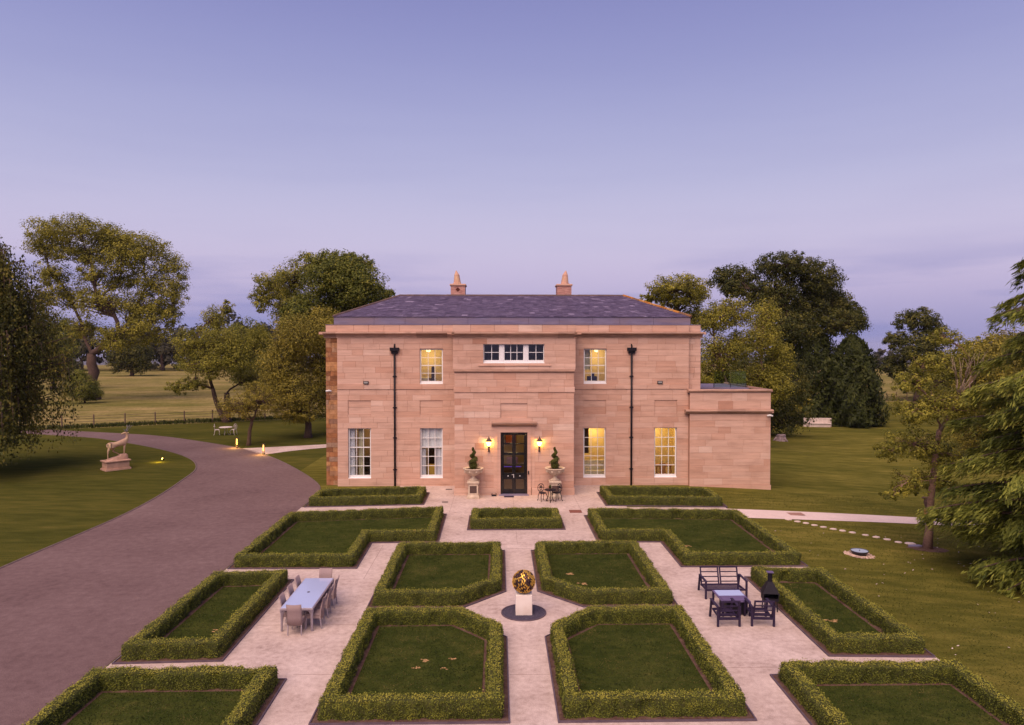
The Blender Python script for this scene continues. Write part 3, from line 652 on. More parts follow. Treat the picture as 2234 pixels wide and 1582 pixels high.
# set-back corner strips, the one by the driveway in old rough stone
wall_holes(mb, -11.8, -11.02, -.5, 9.45, .33, .6, []); wall_holes(mb, 11.08, 11.9, -.5, 9.45, .33, .6, [])
ashlar(-11.8, -11.03, -.3, 9.3, .30, [], mean=.5, ch=.30, mat='old_stone', tspread=.4); ashlar(11.09, 11.9, .0, 9.3, .28, [], mean=.8, ch=.37)
# flanks and back
mb.box(-11.8, -11.45, .6, 9.2, -.5, 10.1); mb.box(11.55, 11.9, .6, 9.2, -.5, 10.1); mb.box(-11.45, 11.55, 8.9, 9.2, -.5, 10.1)
# centre bay
BY = -2.9
door = (-.80, .76, .04, 3.72); bwin = (-1.82, 1.76, 7.78, 8.93); bpan = (-.81, .76, 4.54, 5.42)
wall_holes(mb, -3.5, 3.5, -.3, 7.3, BY + .016, BY + WT, [door, bpan]); wall_holes(mb, -3.58, 3.58, 7.3, 9.42, BY - .034, BY + WT, [bwin])
mb.box(-3.5, 3.5, BY + .30, BY + .5, 9.42, 10.03)
for s in (-1, 1):
    a, b = sorted((s * 3.5, s * 3.14)); mb.box(a, b, BY + WT, 0.015, -.3, 10.03)
ashlar(-3.52, 3.52, .45, 6.08, BY, [(-1.02, 1.02, 0, 4.08), bpan], mean=.9, ch=.365, tspread=.19); ashlar(-3.52, 3.52, 6.39, 7.24, BY - .01, [], mean=1.1, ch=.42)
ashlar(-3.6, 3.6, 7.42, 9.28, BY - .05, [bwin], mean=.95)
ashlar(-3.56, 3.56, -.2, .44, BY - .04, [(-1.02, 1.02, -1, 2)], mean=1.2, ch=.32)
mb.build('wall', 'mortar', house)
st = MB(); x = -3.56
while x < 3.55:
    w = min(random.uniform(.9, 1.5), 3.56 - x); w = 3.56 - x if 3.56 - x - w < .4 else w
    st.tint = random.gauss(.5, .2); st.block(x + .004, x + w - .004, 6.085, 6.385, BY - .05, BY + .05, .012); x += w
st.build('string_course', 'sandstone', house)
st = MB(); st.tint = .15; st.prism_x([(BY - .11, 7.30), (BY - .11, 7.36), (BY - .04, 7.42), (BY + .02, 7.42), (BY + .02, 7.25), (BY - .06, 7.25)][::-1], -3.55, 3.55); st.build('ledge', 'weathered_shaded_stone', house)
p = MB()
for k in range(2): p.tint = random.gauss(.55, .12); p.block(bpan[0] + .005, bpan[1] - .005, bpan[2] + .44 * k + .004, bpan[2] + .44 * (k + 1) - .004, BY + .055, BY + .2, .004)
p.build('blind_panel', 'sandstone', house)
# the 300 largest stones are parts, the rest one mass
STONES.sort(key=lambda q: -q[0])
for a, m, mat in STONES[:300]: m.build('stone_block', mat, house)
for mt in ('sandstone', 'old_stone'):
    rest = MB()
    for a, m, mat in STONES[300:]:
        if mat == mt: o = len(rest.v); rest.v += m.v; rest.t += m.t; rest.f += [tuple(i + o for i in f) for f in m.f]
    if rest.v: rest.build('stone_courses', mt, house)['kind'] = 'stuff'
# cornice: stepped mouldings in lengths, with parapet above
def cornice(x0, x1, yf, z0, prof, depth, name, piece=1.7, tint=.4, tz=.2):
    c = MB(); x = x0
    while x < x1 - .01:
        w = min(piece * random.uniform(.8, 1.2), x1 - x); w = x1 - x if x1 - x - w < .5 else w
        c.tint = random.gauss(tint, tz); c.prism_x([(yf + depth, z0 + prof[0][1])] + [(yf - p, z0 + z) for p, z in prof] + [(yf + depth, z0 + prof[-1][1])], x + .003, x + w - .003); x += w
    return c.build(name, 'weathered_shaded_stone', house)
CP = [(.02, 0), (.03, .10), (.08, .12), (.12, .20), (.26, .24), (.32, .28), (.32, .34), (.28, .38)]
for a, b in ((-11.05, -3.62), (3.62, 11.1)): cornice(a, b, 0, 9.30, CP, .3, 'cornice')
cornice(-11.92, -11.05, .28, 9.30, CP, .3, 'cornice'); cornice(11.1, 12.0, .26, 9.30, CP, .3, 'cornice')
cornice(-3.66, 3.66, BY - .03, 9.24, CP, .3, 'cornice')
for s in (-1, 1):   # returns of the bay cornice
    c = MB(); a, b = sorted((s * 3.5, s * 3.9)); c.tint = .16; c.box(a, b, BY - .35, -.34, 9.485, 9.62); a, b = sorted((s * 3.5, s * 3.66)); c.box(a, b, BY - .06, -.02, 9.25, 9.484); c.build('cornice_return', 'sandstone', house)
    c = MB(); a, b = sorted((s * 11.85, s * 12.15)); c.tint = .3; c.box(a, b, .0, 9.4, 9.53, 9.68); c.build('cornice_return', 'sandstone', house)
def parapet(x0, x1, yf, z0, z1, cap=True):
    c = MB(); x = x0
    while x < x1 - .01:
        w = min(random.uniform(.9, 1.6), x1 - x); w = x1 - x if x1 - x - w < .4 else w
        c.tint = random.gauss(.5, .13); c.block(x + .004, x + w - .004, z0, z1, yf, yf + .28, .012); x += w
    c.build('parapet', 'sandstone', house)
    c = MB(); c.box(x0 - .015, x1 + .015, yf - .02, yf + .33, z1 + .002, z1 + .03); c.build('parapet_flashing', 'lead', house)
parapet(-11.03, -3.55, .02, 9.69, 10.12); parapet(3.55, 11.1, .02, 9.69, 10.12); parapet(-11.8, -11.03, .32, 9.69, 10.12); parapet(11.1, 11.9, .30, 9.69, 10.12)
parapet(-3.62, 3.62, BY - .03, 9.63, 10.05)
# flat lead over the bay
c = MB(); c.box(-3.45, 3.45, BY + .32, .6, 9.88, 9.93); c.build('lead_flat', 'lead', house)
# roof: lead-faced upstand, slates, ridge and hips
EX0, EX1, EY, EZ, RX0, RX1, RY_, RZ = -11.35, 11.32, .6, 10.68, -7.68, 7.69, 4.4, 12.27
BY2 = 2 * RY_ - EY
x = EX0; c = MB(); bands = []
while x < EX1 - .01:
    w = min(random.uniform(1.6, 2.6), EX1 - x); w = EX1 - x if EX1 - x - w < .7 else w
    c.box(x + .006, x + w - .006, EY - .02 + random.uniform(0, .006), EY + .12, 10.0, EZ - .03); x += w
c.build('upstand', 'lead', house)
c = MB(); c.box(EX0, EX0 + .1, EY + .13, BY2, 10, EZ - .03); c.box(EX1 - .1, EX1, EY + .13, BY2, 10, EZ - .03); c.box(EX0, EX1, BY2, BY2 + .1, 10, EZ - .03); c.box(-11.4, 11.5, .47, 8.9, 9.75, 9.8); c.build('gutter', 'lead', house)
c = MB(); E_ = [(EX0, EY, EZ), (EX1, EY, EZ), (EX1, BY2, EZ), (EX0, BY2, EZ), (RX0, RY_, RZ), (RX1, RY_, RZ)]
c.add([(x, y, z - .035) for x, y, z in E_], [(0, 1, 5, 4), (1, 2, 5), (2, 3, 4, 5), (3, 0, 4), (3, 2, 1, 0)]); c.build('roof_deck', 'brown_wood', house)
sl = MB(); NR = 21
def slope(A, B, C_, D):
    """slates over the quad A-B (eave), D-C (ridge)"""
    A, B, C_, D = map(Vector, (A, B, C_, D)); nrm = (B - A).cross(D - A).normalized()
    for r in range(NR):
        t0, t1 = r / NR, min(1, (r + 1.22) / NR); a0, b0, a1, b1 = A.lerp(D, t0), B.lerp(C_, t0), A.lerp(D, t1), B.lerp(C_, t1); L = (b0 - a0).length
        if L < .3: continue
        s = random.uniform(0, .3)
        d = (b0 - a0).normalized(); first = True; pos = 0.0
        while pos < L - .02:
            w = random.uniform(.24, .40) * (s * 2 + .4 if first else 1); first = False
            if L - pos - w < .12: w = L - pos
            q0, q1 = a0 + d * (pos + .004), a0 + d * (pos + w - .004)
            up = (D - A).normalized() if False else None
            f0, f1 = pos / L, (pos + w) / L
            p2, p3 = a1.lerp(b1, f1), a1.lerp(b1, f0)
            lift = nrm * random.uniform(.016, .034); low = nrm * .002
            sl.tint = min(1, max(0, random.gauss(.42, .18) + (.36 if random.random() < .09 else 0)))
            sl.add([q0 + lift, q1 + lift, p2 + low, p3 + low, q0 - nrm * .01, q1 - nrm * .01], [(0, 1, 2, 3), (4, 5, 1, 0)])
            pos += w
ov = .07
slope((EX0 - ov, EY - ov, EZ - .03), (EX1 + ov, EY - ov, EZ - .03), (RX1, RY_, RZ), (RX0, RY_, RZ)); slope((EX1 + ov, EY - ov, EZ - .03), (EX1 + ov, BY2 + ov, EZ - .03), (RX1, RY_, RZ), (RX1, RY_, RZ)); slope((EX0 - ov, BY2 + ov, EZ - .03), (EX0 - ov, EY - ov, EZ - .03), (RX0, RY_, RZ), (RX0, RY_, RZ)); slope((EX1, BY2 + ov, EZ - .03), (EX0, BY2 + ov, EZ - .03), (RX0, RY_, RZ), (RX1, RY_, RZ))
sl.build('slates', 'slate', house)['kind'] = 'stuff'
def ridge(a, b, mat, n, r=.085):
    a, b = Vector(a), Vector(b); c = MB()
    for k in range(n):
        c.tint = random.random(); p, q = a.lerp(b, (k + .02) / n), a.lerp(b, (k + 1.04) / n); rr = r * random.uniform(.95, 1.08); c.tube([p, q], [rr, rr * .93], 8)
    c.build('ridge_tiles', mat, house)
ridge((RX0, RY_, RZ - .01), (RX1, RY_, RZ - .01), 'ridge_tile', 34); ridge((EX0 - .05, EY - .05, EZ), (RX0, RY_, RZ), 'ridge_tile', 12); ridge((EX1 + .05, EY - .05, EZ), (RX1, RY_, RZ), 'lichen_tile', 12, .10)
ridge((EX1, BY2, EZ), (RX1, RY_, RZ), 'ridge_tile', 12); ridge((EX0, BY2, EZ), (RX0, RY_, RZ), 'ridge_tile', 12)
# chimneys
def chimney(x, y, diamond, pot):
    st = MB(); bw, bd = 1.0, 1.25; st.box(x - bw / 2 + .012, x + bw / 2 - .012, y - bd / 2 + .012, y + bd / 2 - .012, 11.2, 13.02)
    base = st.build('chimney_stack', 'brick_mortar', house)
    bk = MB(); z = 12.0; r = 0
    while z < 13.0:
        h = .073; xx = x - bw / 2 - (.11 if r % 2 else 0)
        while xx < x + bw / 2 - .02:
            a, b = max(x - bw / 2, xx), min(x + bw / 2, xx + .215)
            if b - a > .03: bk.tint = random.random(); bk.box(a, b, y - bd / 2, y - bd / 2 + .05, z, z + h - .01)
            xx += .225
        for sx in (-1, 1):
            yy = y - bd / 2 + .055
            while yy < y + bd / 2:
                bk.tint = random.random(); q = x + sx * bw / 2; bk.box(min(q, q - sx * .05), max(q, q - sx * .05), yy, min(yy + .215, y + bd / 2), z, z + h - .01); yy += .225
        z += h; r += 1
    bk.build('bricks', 'brick', base)['kind'] = 'stuff'
    cp = MB(); cp.tint = .3; cp.bbox(x - bw / 2 - .07, x + bw / 2 + .07, y - bd / 2 - .07, y + bd / 2 + .07, 13.02, 13.16, .03); cp.build('cap', 'sandstone', base)
    if diamond:
        d = MB(); d.add([(x - .16, y - bd / 2 - .012, 12.76), (x, y - bd / 2 - .012, 12.60), (x + .16, y - bd / 2 - .012, 12.76), (x, y - bd / 2 - .012, 12.92), (x - .16, y - bd / 2 + .02, 12.76), (x, y - bd / 2 + .02, 12.60), (x + .16, y - bd / 2 + .02, 12.76), (x, y - bd / 2 + .02, 12.92)], [(0, 1, 2, 3), (0, 4, 5, 1), (1, 5, 6, 2), (2, 6, 7, 3), (3, 7, 4, 0)]); d.build('diamond_vent', 'chimney_dark', base)
    # row of square tapering pots running back along the stack
    for k, yy in enumerate((y - .38, y + .32)):
        p = MB(); h = .62 + .02 * k; sx = .07 * (1 if diamond else -1)
        p.tube([(x - sx, yy, 13.15), (x - sx, yy, 13.22), (x - sx, yy, 13.24), (x - sx * 1.4, yy, 13.15 + h)], [.30, .30, .245, .165], 10); q = p.build('chimney_pot', 'terracotta', base)
        c = MB(); c.tube([(x - sx * 1.4, yy, 13.15 + h - .01), (x - sx * 1.4, yy, 13.15 + h + .05), (x - sx * 2, yy, 13.15 + h + .36)], [.18, .165, .012], 8); c.build('cowl', 'terracotta', q)
chimney(-3.78, 6.0, True, 0); chimney(3.7, 6.0, False, 1)

# ---------------------------------------------------------------- windows
PANES = {}
def pane(w, h, parent, x, y, z):
    k = (round(w, 3), round(h, 3))
    if k not in PANES:
        m = MB(); m.box(-w / 2, w / 2, -.002, .002, -h / 2, h / 2); PANES[k] = m.mesh('pane', 'window_glass')
    return link('pane', PANES[k], parent, (x, y, z))
def sash(x0, x1, z0, z1, y, cols, rows, meet, sill=True, name='window', fw=.075, bar=.034):
    """a sliding sash: frame, glazing bars, meeting rail, panes and white sill"""
    W, H = x1 - x0, z1 - z0; c = ((x0 + x1) / 2, z0); hw = W / 2
    f = MB(); f.box(-hw, -hw + fw, y, y + .1, 0, H); f.box(hw - fw, hw, y, y + .1, 0, H); f.box(-hw + fw, hw - fw, y, y + .1, H - fw, H); f.box(-hw + fw, hw - fw, y, y + .1, 0, .19)
    win = f.build(name, 'white_paint', house, loc=(c[0], 0, c[1]))
    ix0, ix1, iz0, iz1 = -hw + fw, hw - fw, .19, H - fw; cw = (ix1 - ix0) / cols; rh = (iz1 - iz0) / rows
    g = MB()
    for k in range(1, cols): g.box(ix0 + k * cw - bar / 2, ix0 + k * cw + bar / 2, y + .022, y + .075, iz0, iz1)
    for k in range(1, rows):
        b = .055 if k == meet else bar
        for q in range(cols): g.box(ix0 + q * cw + bar / 2, ix0 + (q + 1) * cw - bar / 2, y + (.015 if k == meet else .024), y + .073, iz0 + k * rh - b / 2, iz0 + k * rh + b / 2)
    g.build('glazing_bars', 'white_paint', win)
    for q in range(cols):
        for k in range(rows): pane(cw - bar * .6, rh - bar * .6, win, ix0 + (q + .5) * cw, y + .05, iz0 + (k + .5) * rh)
    if sill: s = MB(); s.bbox(-hw - .015, hw + .015, y - .11, y + .02, -.06, .045, .012); s.build('sill', 'white_paint', win)
    return win
for h in gw: sash(*h, .13, 3, 5, 3)
for h in uw: sash(*h, .13, 3, 4, 2)
BYW = BY + .12
fr = MB(); x0, x1, z0, z1 = bwin; xm0, xm1 = -.74, .68
fr.box(xm0 - .11, xm0 + .11, BYW - .02, BYW + .12, z0, z1); fr.box(xm1 - .11, xm1 + .11, BYW - .02, BYW + .12, z0, z1)
w3 = fr.build('tripartite_window', 'white_paint', house)
for a, b, c in ((x0, xm0 - .11, 2), (xm0 + .11, xm1 - .11, 3), (xm1 + .11, x1, 2)): 
    W = sash(a, b, z0, z1, BYW, c, 2, 0, sill=False, name='window_light', fw=.05)
    W.parent = house
s = MB(); s.bbox(x0 - .02, x1 + .02, BYW - .16, BYW + .02, z0 - .05, z0 + .05, .012); s.build('sill', 'white_paint', house)
s = MB(); s.tint = .4; s.bbox(x0 - .3, x1 + .4, BY - .10, BY - .03, z0 - .16, z0 - .08, .01); s.build('ledge', 'sandstone', house)
# ---------------------------------------------------------------- front door
sr = MB(); sr.tint = .52
sr.box(-1.02, -.82, BY - .05, BY + .06, 0, 3.72); sr.box(.78, .98, BY - .05, BY + .06, 0, 3.72); sr.box(-1.02, .98, BY - .05, BY + .06, 3.722, 4.06)
sr.box(-1.02, -.97, BY - .08, BY - .052, 0, 3.72); sr.box(.93, .98, BY - .08, BY - .052, 0, 3.72)
sr.box(-1.22, -1.022, BY - .02, BY + .06, 0.45, 4.05); sr.box(.982, 1.2, BY - .02, BY + .06, 0.45, 4.05)
sr.build('door_surround', 'sandstone', house)
hd = MB(); hd.tint = .12; hd.prism_x([(BY + .05, 4.08), (BY - .08, 4.08), (BY - .12, 4.16), (BY - .28, 4.22), (BY - .30, 4.30), (BY - .26, 4.33), (BY + .05, 4.36)], -1.34, 1.32); hd.build('door_hood', 'weathered_shaded_stone', house)
DY = BY + .16
df = MB(); df.box(door[0], door[0] + .08, DY - .02, DY + .1, .06, 3.72); df.box(door[1] - .08, door[1], DY - .02, DY + .1, .06, 3.72); df.box(door[0] + .08, door[1] - .08, DY - .02, DY + .1, 3.62, 3.72)
dr = df.build('front_door', 'black_gloss', house)
ds = MB(); ds.bbox(-.9, .86, BY - .22, BY + .3, 0, .065, .015); ds.build('door_step', 'lead', house)
rows = [(.34, .93), (1.30, 1.75), (1.80, 2.36), (2.50, 3.00), (3.06, 3.55)]
for s in (-1, 1):
    a, b = (-.715, -.025) if s < 0 else (-.015, .675); lf = MB(); pa, pb = a + .10, b - .10
    lf.box(a, pa, DY, DY + .06, .07, 3.61); lf.box(pb, b, DY, DY + .06, .07, 3.61); z = .07
    for (q0, q1) in rows: lf.box(pa, pb, DY, DY + .06, z, q0); z = q1
    lf.box(pa, pb, DY, DY + .06, z, 3.61); L = lf.build('door_leaf', 'black_gloss', dr)
    for (q0, q1) in rows: pane(pb - pa, q1 - q0, L, (pa + pb) / 2, DY + .03, (q0 + q1) / 2)
    k = MB(); k.lathe([(.012, 0), (.012, .03), (.035, .05), (.03, .08), (.005, .09)], 10); o = k.build('door_knob', 'cctv_white', L, True, ((a + b) / 2, DY, 1.12)); o.rotation_euler = (R(90), 0, 0)
k = MB(); k.box(-.05, -.02, DY - .04, DY, 1.02, 1.22); k.bar((-.035, DY - .05, 1.2), (-.15, DY - .05, 1.2), .022); k.build('door_handle', 'cctv_white', dr)
k = MB(); k.bbox(.80, .86, BY - .10, BY - .04, 1.24, 1.45, .01); k.build('doorbell', 'black_paint', house)
# ---------------------------------------------------------------- rooms behind the glass, with their lamps
def room(x0, x1, y0, y1, z0, z1, mat, power, col=(1, .66, .26), lx=None, ly=None, shade=True):
    r = MB(); r.add([(x0, y0, z0), (x1, y0, z0), (x1, y1, z0), (x0, y1, z0), (x0, y0, z1), (x1, y0, z1), (x1, y1, z1), (x0, y1, z1)], [(4, 7, 6, 5), (1, 5, 6, 2), (2, 6, 7, 3), (3, 7, 4, 0)])
    rm = r.build('room', mat, house)
    f = MB(); f.add([(x0, y0, z0), (x1, y0, z0), (x1, y1, z0), (x0, y1, z0)], [(0, 1, 2, 3)]); f.build('room_floor', 'room_floor', rm)
    lx = (x0 + x1) / 2 if lx is None else lx; ly = y0 + 2.2 if ly is None else ly
    if not power: return rm
    b = MB(); b.lathe([(.02, 0), (.13, .04), (.16, .14), (.10, .24), (.02, .26)], 12); b.build('ceiling_lamp', 'room_bulb', rm, True, (lx, ly, z1 - .7))
    ld = bpy.data.lights.new('room_light', 'POINT'); ld.energy = power; ld.color = col; ld.shadow_soft_size = .35
    lo = bpy.data.objects.new('room_light', ld); COL.objects.link(lo); lo.parent = rm; lo.location = (lx, ly, z1 - 1.0)
    return rm
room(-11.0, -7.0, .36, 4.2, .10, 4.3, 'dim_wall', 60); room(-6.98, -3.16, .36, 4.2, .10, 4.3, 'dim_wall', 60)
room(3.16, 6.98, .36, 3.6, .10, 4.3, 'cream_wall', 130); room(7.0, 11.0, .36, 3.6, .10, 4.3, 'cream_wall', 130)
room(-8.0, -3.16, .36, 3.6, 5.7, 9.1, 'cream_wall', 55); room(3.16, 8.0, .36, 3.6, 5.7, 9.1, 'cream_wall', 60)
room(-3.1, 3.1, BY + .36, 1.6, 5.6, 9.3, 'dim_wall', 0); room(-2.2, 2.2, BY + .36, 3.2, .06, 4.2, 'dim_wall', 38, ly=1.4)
def inner(name, mat, label, cat, boxes, group=None):
    m = MB()
    for b in boxes: m.bbox(*b, .03)
    xs = [v[0] for v in m.v]; ys = [v[1] for v in m.v]; c = Vector(((min(xs) + max(xs)) / 2, (min(ys) + max(ys)) / 2, min(v[2] for v in m.v)))
    m.v = [tuple(Vector(v) - c) for v in m.v]; o = m.build(name, mat, None, False, c + Vector((HX, HY, 0))); return tag(o, label, cat, group)
def drape(name, label, x0, x1, y, z0, z1, amp=.05, waves=6, group='curtains inside the windows', mat='curtain'):
    n = 40; V = []; F = []
    for i in range(n + 1):
        t = i / n; yy = amp * math.sin(t * waves * 2 * math.pi) + .02 * math.sin(t * 31)
        V += [((x0 + (x1 - x0) * t) - x0, yy, 0), ((x0 + (x1 - x0) * t) - x0, yy * .8, z1 - z0), ((x0 + (x1 - x0) * t) - x0, yy + .015, 0), ((x0 + (x1 - x0) * t) - x0, yy * .8 + .015, z1 - z0)]
    for i in range(n): a = i * 4; F += [(a, a + 4, a + 5, a + 1), (a + 3, a + 7, a + 6, a + 2)]
    o = link(name, npmesh(name, V, F, mat, smooth=True)); o.location = (HX + x0, HY + y, z0); return tag(o, label, 'curtain', group)
drape('curtain', 'pale curtain in the ground floor window nearest the driveway, outer edge', -10.4, -9.98, .33, .15, 3.75)
drape('curtain', 'pale curtain in the ground floor window nearest the driveway, drawn to the middle', -9.78, -9.42, .40, .15, 3.75, mat='pale_fabric')
drape('curtain', 'pale curtain beside the roller blind, driveway edge of the window', -5.85, -5.52, .36, .15, 2.3)
drape('curtain', 'pale curtain beside the roller blind, front door edge of the window', -4.98, -4.42, .36, .15, 2.3)
drape('roller_blind', 'half lowered white roller blind in a ground floor window', -5.83, -4.45, .30, 2.36, 3.68, .0, 1, None)
drape('curtain', 'cream curtain in the upper window on the lawn side', 4.45, 4.9, .55, 7.3, 8.7, mat='pale_fabric')
inner('armchair', 'dark_wood', 'dark armchair seen through the ground floor window nearest the driveway', 'armchair', [(-9.7, -8.9, .8, 1.6, .12, .75), (-9.7, -8.9, 1.45, 1.65, .75, 1.6), (-9.72, -9.55, .8, 1.5, .75, 1.0), (-9.05, -8.88, .8, 1.5, .75, 1.0)])
inner('dark_cabinet', 'dark_wood', 'tall dark cabinet deep inside the room with the roller blind', 'cabinet', [(-5.5, -4.9, 1.9, 2.4, .12, 2.3)])
inner('sideboard', 'yellow_wood', 'yellow wooden sideboard under the half lowered blind', 'sideboard', [(-5.5, -4.88, .7, 1.15, .12, 1.15), (-5.52, -4.86, .68, 1.17, 1.16, 1.2)])
inner('framed_picture', 'dark_wood', 'tall dark framed picture inside the ground floor window beside the door bay', 'picture', [(4.2, 5.0, 1.9, 1.96, 1.75, 3.8)])
inner('sofa', 'pale_fabric', 'cream sofa inside the ground floor window beside the door bay', 'sofa', [(4.6, 6.2, 1.0, 1.7, .12, .75), (4.6, 6.2, 1.55, 1.8, .75, 1.35), (4.55, 4.75, 1.0, 1.6, .75, 1.0)])
inner('bookcase', 'dark_wood', 'dark bookcase at the edge of the ground floor window nearest the annex', 'bookcase', [(8.75, 9.2, 1.6, 2.1, .12, 3.3)])
inner('dining_table_indoors', 'orange_wood', 'wooden table with chairs inside the ground floor window nearest the annex', 'table', [(9.3, 10.4, 1.3, 2.1, .95, 1.02), (9.35, 9.43, 1.35, 1.43, .1, .95), (10.27, 10.35, 1.35, 1.43, .1, .95), (9.5, 9.9, .8, 1.15, .5, .56), (9.5, 9.9, 1.1, 1.16, .56, 1.2), (9.5, 9.55, .8, .85, .1, .5), (9.85, 9.9, .8, .85, .1, .5)])
inner('vase', 'dark_wood', 'dark vase of stems in the upper window on the driveway side', 'vase', [(-5.3, -4.95, .7, 1.05, 6.3, 6.75), (-5.22, -5.03, .78, .97, 6.75, 7.5)])
inner('bed', 'pale_fabric', 'pale bed end in the upper window on the driveway side', 'bed', [(-6.2, -5.45, .8, 2.5, 5.75, 6.75)])
inner('desk', 'navy_metal', 'dark blue chair and desk in the upper window on the lawn side', 'desk', [(4.8, 5.4, .9, 1.4, 5.75, 6.85), (5.0, 5.2, .7, .8, 5.75, 7.1)])
inner('hall_picture', 'picture_red', 'red and orange picture seen through the front door glass', 'picture', [(-.45, .25, 2.9, 2.95, 2.3, 3.6)])
inner('hall_bench', 'violet_cloth', 'violet cushioned bench behind the front door', 'bench', [(-.4, .35, 2.3, 2.7, 1.0, 1.4)])
inner('hall_floor_light', 'violet_strip', 'thin violet light strip inside the hall', 'light strip', [(-.6, .55, 1.6, 1.64, .9, .95)])
# ---------------------------------------------------------------- pipes, lamps and cameras on the walls
def downpipe(x, label):
    e = empty('downpipe', (HX + x, HY, 0)); tag(e, label, 'downpipe', 'downpipes on the front wall')
    p = MB(); p.tube([(0, -.085, -.02), (0, -.085, 8.35)], .062, 10); p.tube([(0, -.085, 8.6), (0, -.085, 8.82), (0, 0.02, 8.9)], .05, 8); p.build('pipe', 'black_paint', e, True)
    h = MB(); h.prism_x([(-.20, 8.66), (-.20, 8.5), (-.16, 8.44), (-.14, 8.32), (-.02, 8.32), (-.01, 8.66)], -.20, .20); h.box(-.29, .29, -.22, -.012, 8.665, 8.70); h.box(-.28, .28, -.215, -.012, 8.50, 8.664); h.build('hopper_head', 'black_paint', e)
    for z in (1.0, 3.0, 4.9, 6.85): c = MB(); c.tube([(0, -.085, z), (0, -.085, z + .09)], .085, 10); c.box(-.13, .13, -.05, -.01, z + .02, z + .07); c.build('collar', 'black_paint', e)
downpipe(-7.43, 'black iron downpipe with hopper head on the driveway side of the bay'); downpipe(7.44, 'black iron downpipe with hopper head on the annex side of the bay')
def floodlight(x, label):
    e = empty('floodlight', (HX + x, HY - .002, 6.42)); tag(e, label, 'floodlight', 'floodlights above the string course')
    m = MB(); m.box(-.16, .16, -.10, -.03, 0, .18); m.box(-.03, .03, -.03, 0, .05, .13); m.build('housing', 'black_paint', e)
    m = MB(); m.box(-.12, .12, -.106, -.101, .04, .15); m.build('lens', 'flood_glass', e)
floodlight(-9.22, 'small black floodlight above the string course, driveway end'); floodlight(9.24, 'small black floodlight above the string course, annex end')
def cctv(loc, label, s):
    e = empty('security_camera', loc); tag(e, label, 'camera', 'white security cameras')
    m = MB(); m.tube([(0, .0, 0), (0, -.12, -.02)], .03, 8); m.build('bracket', 'cctv_white', e, True)
    m = MB(); m.tube([(s * .18, -.10, -.03), (s * .02, -.14, 0), (-s * .16, -.16, -.04)], [.055, .065, .06], 10); m.build('camera_body', 'cctv_white', e, True)
cctv((HX - 11.6, HY + .28, 6.0), 'white security camera on the old stone corner by the driveway', 1); cctv((HX + 16.1, HY - .31, 4.45), 'white security camera under the annex cornice', -1)
def lantern(x, label):
    e = empty('wall_lantern', (HX + x, HY + BY, 2.55)); tag(e, label, 'lantern', 'lit lanterns beside the front door')
    m = MB(); m.box(-.05, .05, -.03, 0, .02, .40); m.tube([(0, -.02, .1), (0, -.14, .06), (0, -.22, .16), (0, -.22, .40)], [.03, .03, .03, .05], 8); m.build('bracket', 'brown_wood', e)
    m = MB(); m.lathe([(.05, .40), (.075, .42), (.13, .64), (.05, .66)], 6, (0, -.22, 0)); m.build('lamp_glass', 'lantern_bulb', e)
    m = MB(); m.lathe([(.20, .655), (.205, .68), (.10, .80), (.05, .86), (.018, .92), (.01, .99)], 6, (0, -.22, 0)); m.build('lantern_roof', 'brown_wood', e)
    ld = bpy.data.lights.new('lantern_light', 'POINT'); ld.energy = 42; ld.color = (1, .56, .07); ld.shadow_soft_size = .03
    lo = bpy.data.objects.new('lantern_light', ld); COL.objects.link(lo); lo.parent = e; lo.location = (0, -.085, .56)
lantern(-1.50, 'lit wall lantern on the driveway side of the front door'); lantern(1.47, 'lit wall lantern on the bistro table side of the front door')

# ---------------------------------------------------------------- annex
AX0, AX1, AYF = 11.08, 16.2, -.28
annex = empty('annex', (HX, HY, 0)); tag(annex, 'single storey sandstone annex with flat roof joined to the mansion', 'building')
hs_ = house; house = annex; STONES.clear()
w = MB(); w.box(AX0, AX1, AYF + .016, 9, -.9, 5.72); w.build('wall', 'mortar', annex)
ashlar(AX0, AX1 + .002, .05, 4.52, AYF, [], mean=1.35, ch=.40, tspread=.15); ashlar(AX0, AX1 + .002, 4.82, 5.86, AYF, [], mean=1.5, ch=.52, tspread=.15)
ashlar(AX0 - .01, AX1 + .04, -.75, .04, AYF - .04, [], mean=1.4, ch=.395)
STONES.sort(key=lambda q: -q[0])
for a, m, mat in STONES: m.build('stone_block', mat, annex)
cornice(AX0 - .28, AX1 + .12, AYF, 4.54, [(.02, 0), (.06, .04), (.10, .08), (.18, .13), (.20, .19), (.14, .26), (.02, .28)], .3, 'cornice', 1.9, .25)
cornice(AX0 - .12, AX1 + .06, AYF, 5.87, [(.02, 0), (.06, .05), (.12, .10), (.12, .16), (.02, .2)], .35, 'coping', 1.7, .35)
c = MB(); c.tint = .3; c.box(AX1 + .001, AX1 + .13, AYF - .15, 9.1, 4.6, 4.8); c.box(AX1 + .001, AX1 + .08, AYF - .08, 9.1, 5.92, 6.06); c.build('cornice_return', 'sandstone', annex)
c = MB(); c.box(AX0, AX1 - .1, AYF + .36, 9, 5.73, 5.84); c.box(11.92, AX1, 3.6, 9, 5.841, 5.95); c.build('flat_roof', 'lead', annex)
house = hs_
rail = empty('glass_balustrade', (HX, HY, 5.95)); tag(rail, 'green tinted glass balustrade on the annex roof', 'balustrade')
for i, (a, b) in enumerate((((13.85, 3.8), (14.95, 3.8)), ((15.0, 3.8), (16.05, 3.8)), ((16.05, 3.85), (16.05, 5.6)), ((16.05, 5.65), (16.05, 7.4)))):
    g = MB(); g.bar((a[0], a[1], .58), (b[0], b[1], .58), .02, 1.06); g.build('glass_panel', 'rail_glass', rail)
